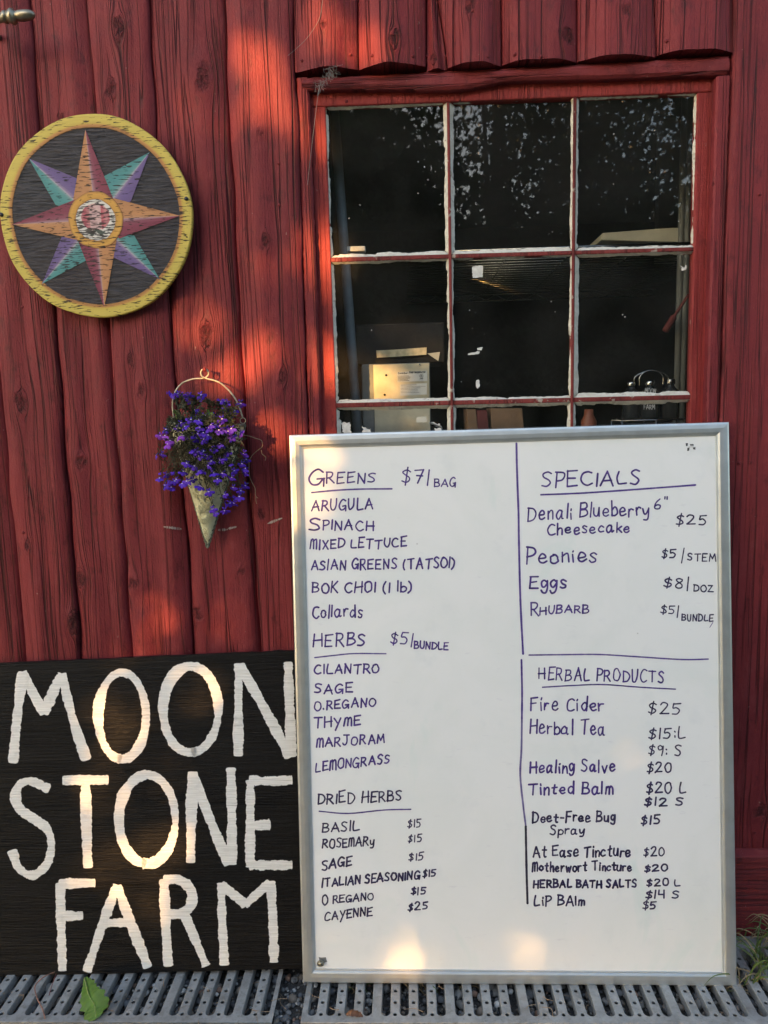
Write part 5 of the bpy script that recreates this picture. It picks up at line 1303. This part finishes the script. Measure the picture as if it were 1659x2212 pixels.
# ------------------------------------------------------------------ the trees behind the viewer: they shade the wall and show in the panes
E1 = np.cross(SUNV, [0, 0, 1.0]); E1 /= np.linalg.norm(E1); E2 = np.cross(E1, SUNV)
if E2[2] < 0: E2 = -E2
PATCH = []     # clear lines of sight to the sun: point, half sizes (m), how clear
rpat = random.Random(77)
def patch(px, py, y, rx, ry, s=1.0):
    for _ in range(7):
        a, q = rpat.uniform(0, 6.28), rpat.random() ** .5 * .75
        p = P(px + rx * q * math.cos(a), py + ry * q * math.sin(a), y); k = rpat.uniform(.42, .66)
        PATCH.append((p.dot(E1), p.dot(E2), rx * k * .00108, ry * k * .00108, s))
for a_ in [(545, 135, -.035, 30, 50, .8), (576, 200, -.035, 22, 40, .7), (530, 265, -.035, 30, 20, .10), (412, 228, -.035, 20, 24, .3), (692, 45, -.04, 14, 26, .7), (722, 82, -.04, 24, 12, .7), (800, 98, -.04, 10, 18, .5), (1090, 25, -.04, 14, 12, .15),
           (690, 330, 0, 12, 50, .35), (702, 480, 0, 14, 50, .5), (712, 640, 0, 16, 100, .8), (716, 800, 0, 14, 60, .7), (635, 350, -.03, 20, 28, .2), (600, 590, -.03, 44, 26, .25), (680, 560, -.01, 18, 30, .4),
           (470, 725, -.035, 56, 24, .65), (505, 780, -.035, 24, 42, .9), (450, 820, -.035, 28, 40, .6), (415, 700, -.035, 30, 24, .45), (545, 880, -.035, 30, 16, .3), (600, 935, -.035, 18, 24, .85), (330, 1350, -.03, 26, 50, .3), (480, 1330, -.03, 20, 30, .15), (560, 760, -.035, 24, 14, .4), (585, 700, -.035, 20, 26, .15),
           (200, 1450, -.08, 50, 20, 0.37), (262, 1535, -.08, 34, 54, 0.50), (330, 1440, -.09, 34, 16, 0.12), (410, 1500, -.085, 24, 36, 0.19), (262, 1610, -.1, 34, 30, 0.46), (235, 1690, -.1, 26, 56, 0.50), (228, 1790, -.12, 30, 54, 0.53), (325, 1820, -.12, 54, 40, 0.56), (280, 1880, -.12, 70, 26, 0.50), (310, 1935, -.13, 50, 26, 0.50), (420, 1480, -.09, 30, 40, 0.25), (300, 1690, -.11, 90, 250, 0.07), (250, 1500, -.09, 100, 80, 0.09), (130, 1470, -.09, 40, 30, 0.09),
           (640, 955, -.09, 24, 18, .4), (655, 1010, -.1, 20, 36, .16), (700, 985, -.1, 36, 18, .1), (660, 1120, -.1, 16, 60, .07), (820, 1310, -.13, 36, 26, .04), (868, 2090, -.19, 50, 20, .14), (830, 2130, -.19, 50, 14, .25), (900, 2050, -.19, 40, 34, .08), (1150, 2050, -.185, 60, 20, .09), (1105, 2015, -.185, 30, 26, .08), (1200, 2075, -.185, 40, 16, .07), (1230, 2040, -.185, 24, 14, .05), (780, 2090, -.19, 50, 30, .08), (1330, 1650, -.16, 50, 40, .03), (740, 2060, -.19, 30, 30, .08)]:
    patch(*a_)
for px, py, y, rx, ry, s in ((714, 640, .0, 10, 90, .75), (716, 800, .0, 9, 50, .7), (703, 470, .0, 8, 40, .5), (548, 140, -.035, 18, 34, .8), (574, 205, -.035, 12, 20, .6), (508, 770, -.035, 14, 30, .85), (470, 728, -.035, 34, 12, .6), (602, 935, -.035, 12, 18, .8)):
    p = P(px, py, y); PATCH.append((p.dot(E1), p.dot(E2), rx * .00108, ry * .00108, s))
patch(865, 762, YD, 66, 16, .9); patch(845, 825, YD, 46, 40, .6); patch(880, 885, YD, 45, 34, .4); patch(905, 830, YD, 24, 40, .3)
PA = np.array(PATCH)
def sunclear(X, grow=.04):
    """probability that a leaf here stays"""
    u, v = X @ E1, X @ E2; keep = np.ones(len(X))
    for cu_, cv_, rx, ry, s in PA:
        d = ((u - cu_) / (rx + grow)) ** 2 + ((v - cv_) / (ry + grow)) ** 2
        keep = np.minimum(keep, np.where(d < 1, min(1, -math.log(max(s, .001)) / 12.0), 1.0))
    return keep
def tree(loc, h, crown_c, crown_r, nleaf, lsize, label, seed, dark=1.0, thin=None):
    rr = np.random.default_rng(seed); rt_ = random.Random(seed)
    root = empty('tree', loc, label, 'tree', 'trees facing the barn wall')
    mb = MB(); L0 = np.array(loc, float); top = np.array([crown_c[0], crown_c[1], h * .92])
    trunk = catmull([L0, L0 + (top - L0) * .4 + np.array([rt_.gauss(0, .1), rt_.gauss(0, .1), 0]), top], 8)
    mb.tube(trunk, np.linspace(.16, .02, len(trunk)) * (h / 6), 10)
    tips = []
    for k in range(16):
        b = trunk[rt_.randrange(4, len(trunk) - 1)]; an = rt_.uniform(0, 6.28); l = rt_.uniform(.45, .95)
        e = np.array(crown_c) + np.array([crown_r[0] * l * math.cos(an), crown_r[1] * l * math.sin(an), rt_.uniform(-.6, .7) * crown_r[2]])
        cu_ = catmull([b, (b + e) / 2 + np.array([0, 0, .25]), e], 6); mb.tube(cu_, np.linspace(.05, .012, len(cu_)) * (h / 6), 6); tips.append(e)
    mb.build('trunk', M['bark'], root, True)
    # crown: leaves gathered in clumps through the crown volume
    nc_ = 150; cc = rr.normal(0, 1, (nc_, 3)); cc /= np.linalg.norm(cc, axis=1)[:, None]; cc *= rr.uniform(.15, 1, (nc_, 1)) ** .45; cc = cc * np.array(crown_r) + np.array(crown_c)
    idx = rr.integers(0, nc_, nleaf); X = cc[idx] + rr.normal(0, 1, (nleaf, 3)) * np.array(crown_r) * .17
    X = X[X[:, 2] > .15]
    k = rr.random(len(X)) < sunclear(X, lsize * .34)
    if thin is not None: k &= rr.random(len(X)) < thin(X)
    X = X[k]; n = len(X)
    d = rr.normal(0, 1, (n, 3)); d /= np.linalg.norm(d, axis=1)[:, None]; s = np.cross(d, rr.normal(0, 1, (n, 3))); s /= np.linalg.norm(s, axis=1)[:, None]
    l = lsize * rr.uniform(.6, 1.3, (n, 1)); w = l * .55
    V = np.stack([X - d * l * .5, X - s * w * .5, X + d * l * .5, X + s * w * .5], 1).reshape(-1, 3)
    base = np.array([(.045, .075, .022), (.06, .09, .028), (.035, .06, .02)])[rr.integers(0, 3, n)] * rr.uniform(.7, 1.3, (n, 1)) * dark
    fast_mesh('crown', V, np.arange(n * 4).reshape(-1, 4), M['leaf'], root, np.repeat(base, 4, 0))
tree((-6.3, -8.0, GZ), 5.6, (-5.0, -8.2, 2.75), (2.5, 1.7, 2.25), 110000, .085, 'broad leafy tree standing left of the viewer, shading the wall', 1)
tree((-8.6, -11.5, GZ), 5.8, (-7.0, -11.5, 3.0), (3.0, 2.0, 2.5), 70000, .12, 'taller tree behind the broad leafy one', 2)
tree((-1.6, -10.0, GZ), 6.6, (-1.5, -10, 3.2), (2.4, 1.8, 3.0), 66000, .15, 'upright tree straight behind the viewer', 3)
def thin1(X): return np.where(X[:, 2] > 3.1, .30, 1.0)
def thin2(X): return np.where((X[:, 2] > 3.0) & (X[:, 0] > 3.2), .30, 1.0)
tree((1.2, -9.5, GZ), 7.4, (1.4, -9.5, 3.5), (2.0, 1.9, 3.5), 56000, .12, 'loose airy tree mirrored in the middle panes', 4, .7, thin1)
tree((4.6, -9.8, GZ), 7.6, (4.4, -10.0, 3.6), (2.4, 2.0, 3.6), 70000, .12, 'loose tree mirrored in the right panes', 5, .7, thin2)
tree((8.6, -9.0, GZ), 6.5, (8.6, -9, 3.2), (2.4, 1.8, 3.0), 16000, .2, 'dense tree far right of the viewer', 6)
tree((-1.0, -15.0, GZ), 7.2, (-.6, -15, 3.0), (4.0, 2.0, 3.2), 30000, .22, 'wide tree further back between its neighbours', 7, .7)
tree((6.0, -16.0, GZ), 7.0, (6.0, -16, 2.6), (4.5, 2.0, 2.9), 30000, .22, 'low spreading tree further back on the right', 8, .7)
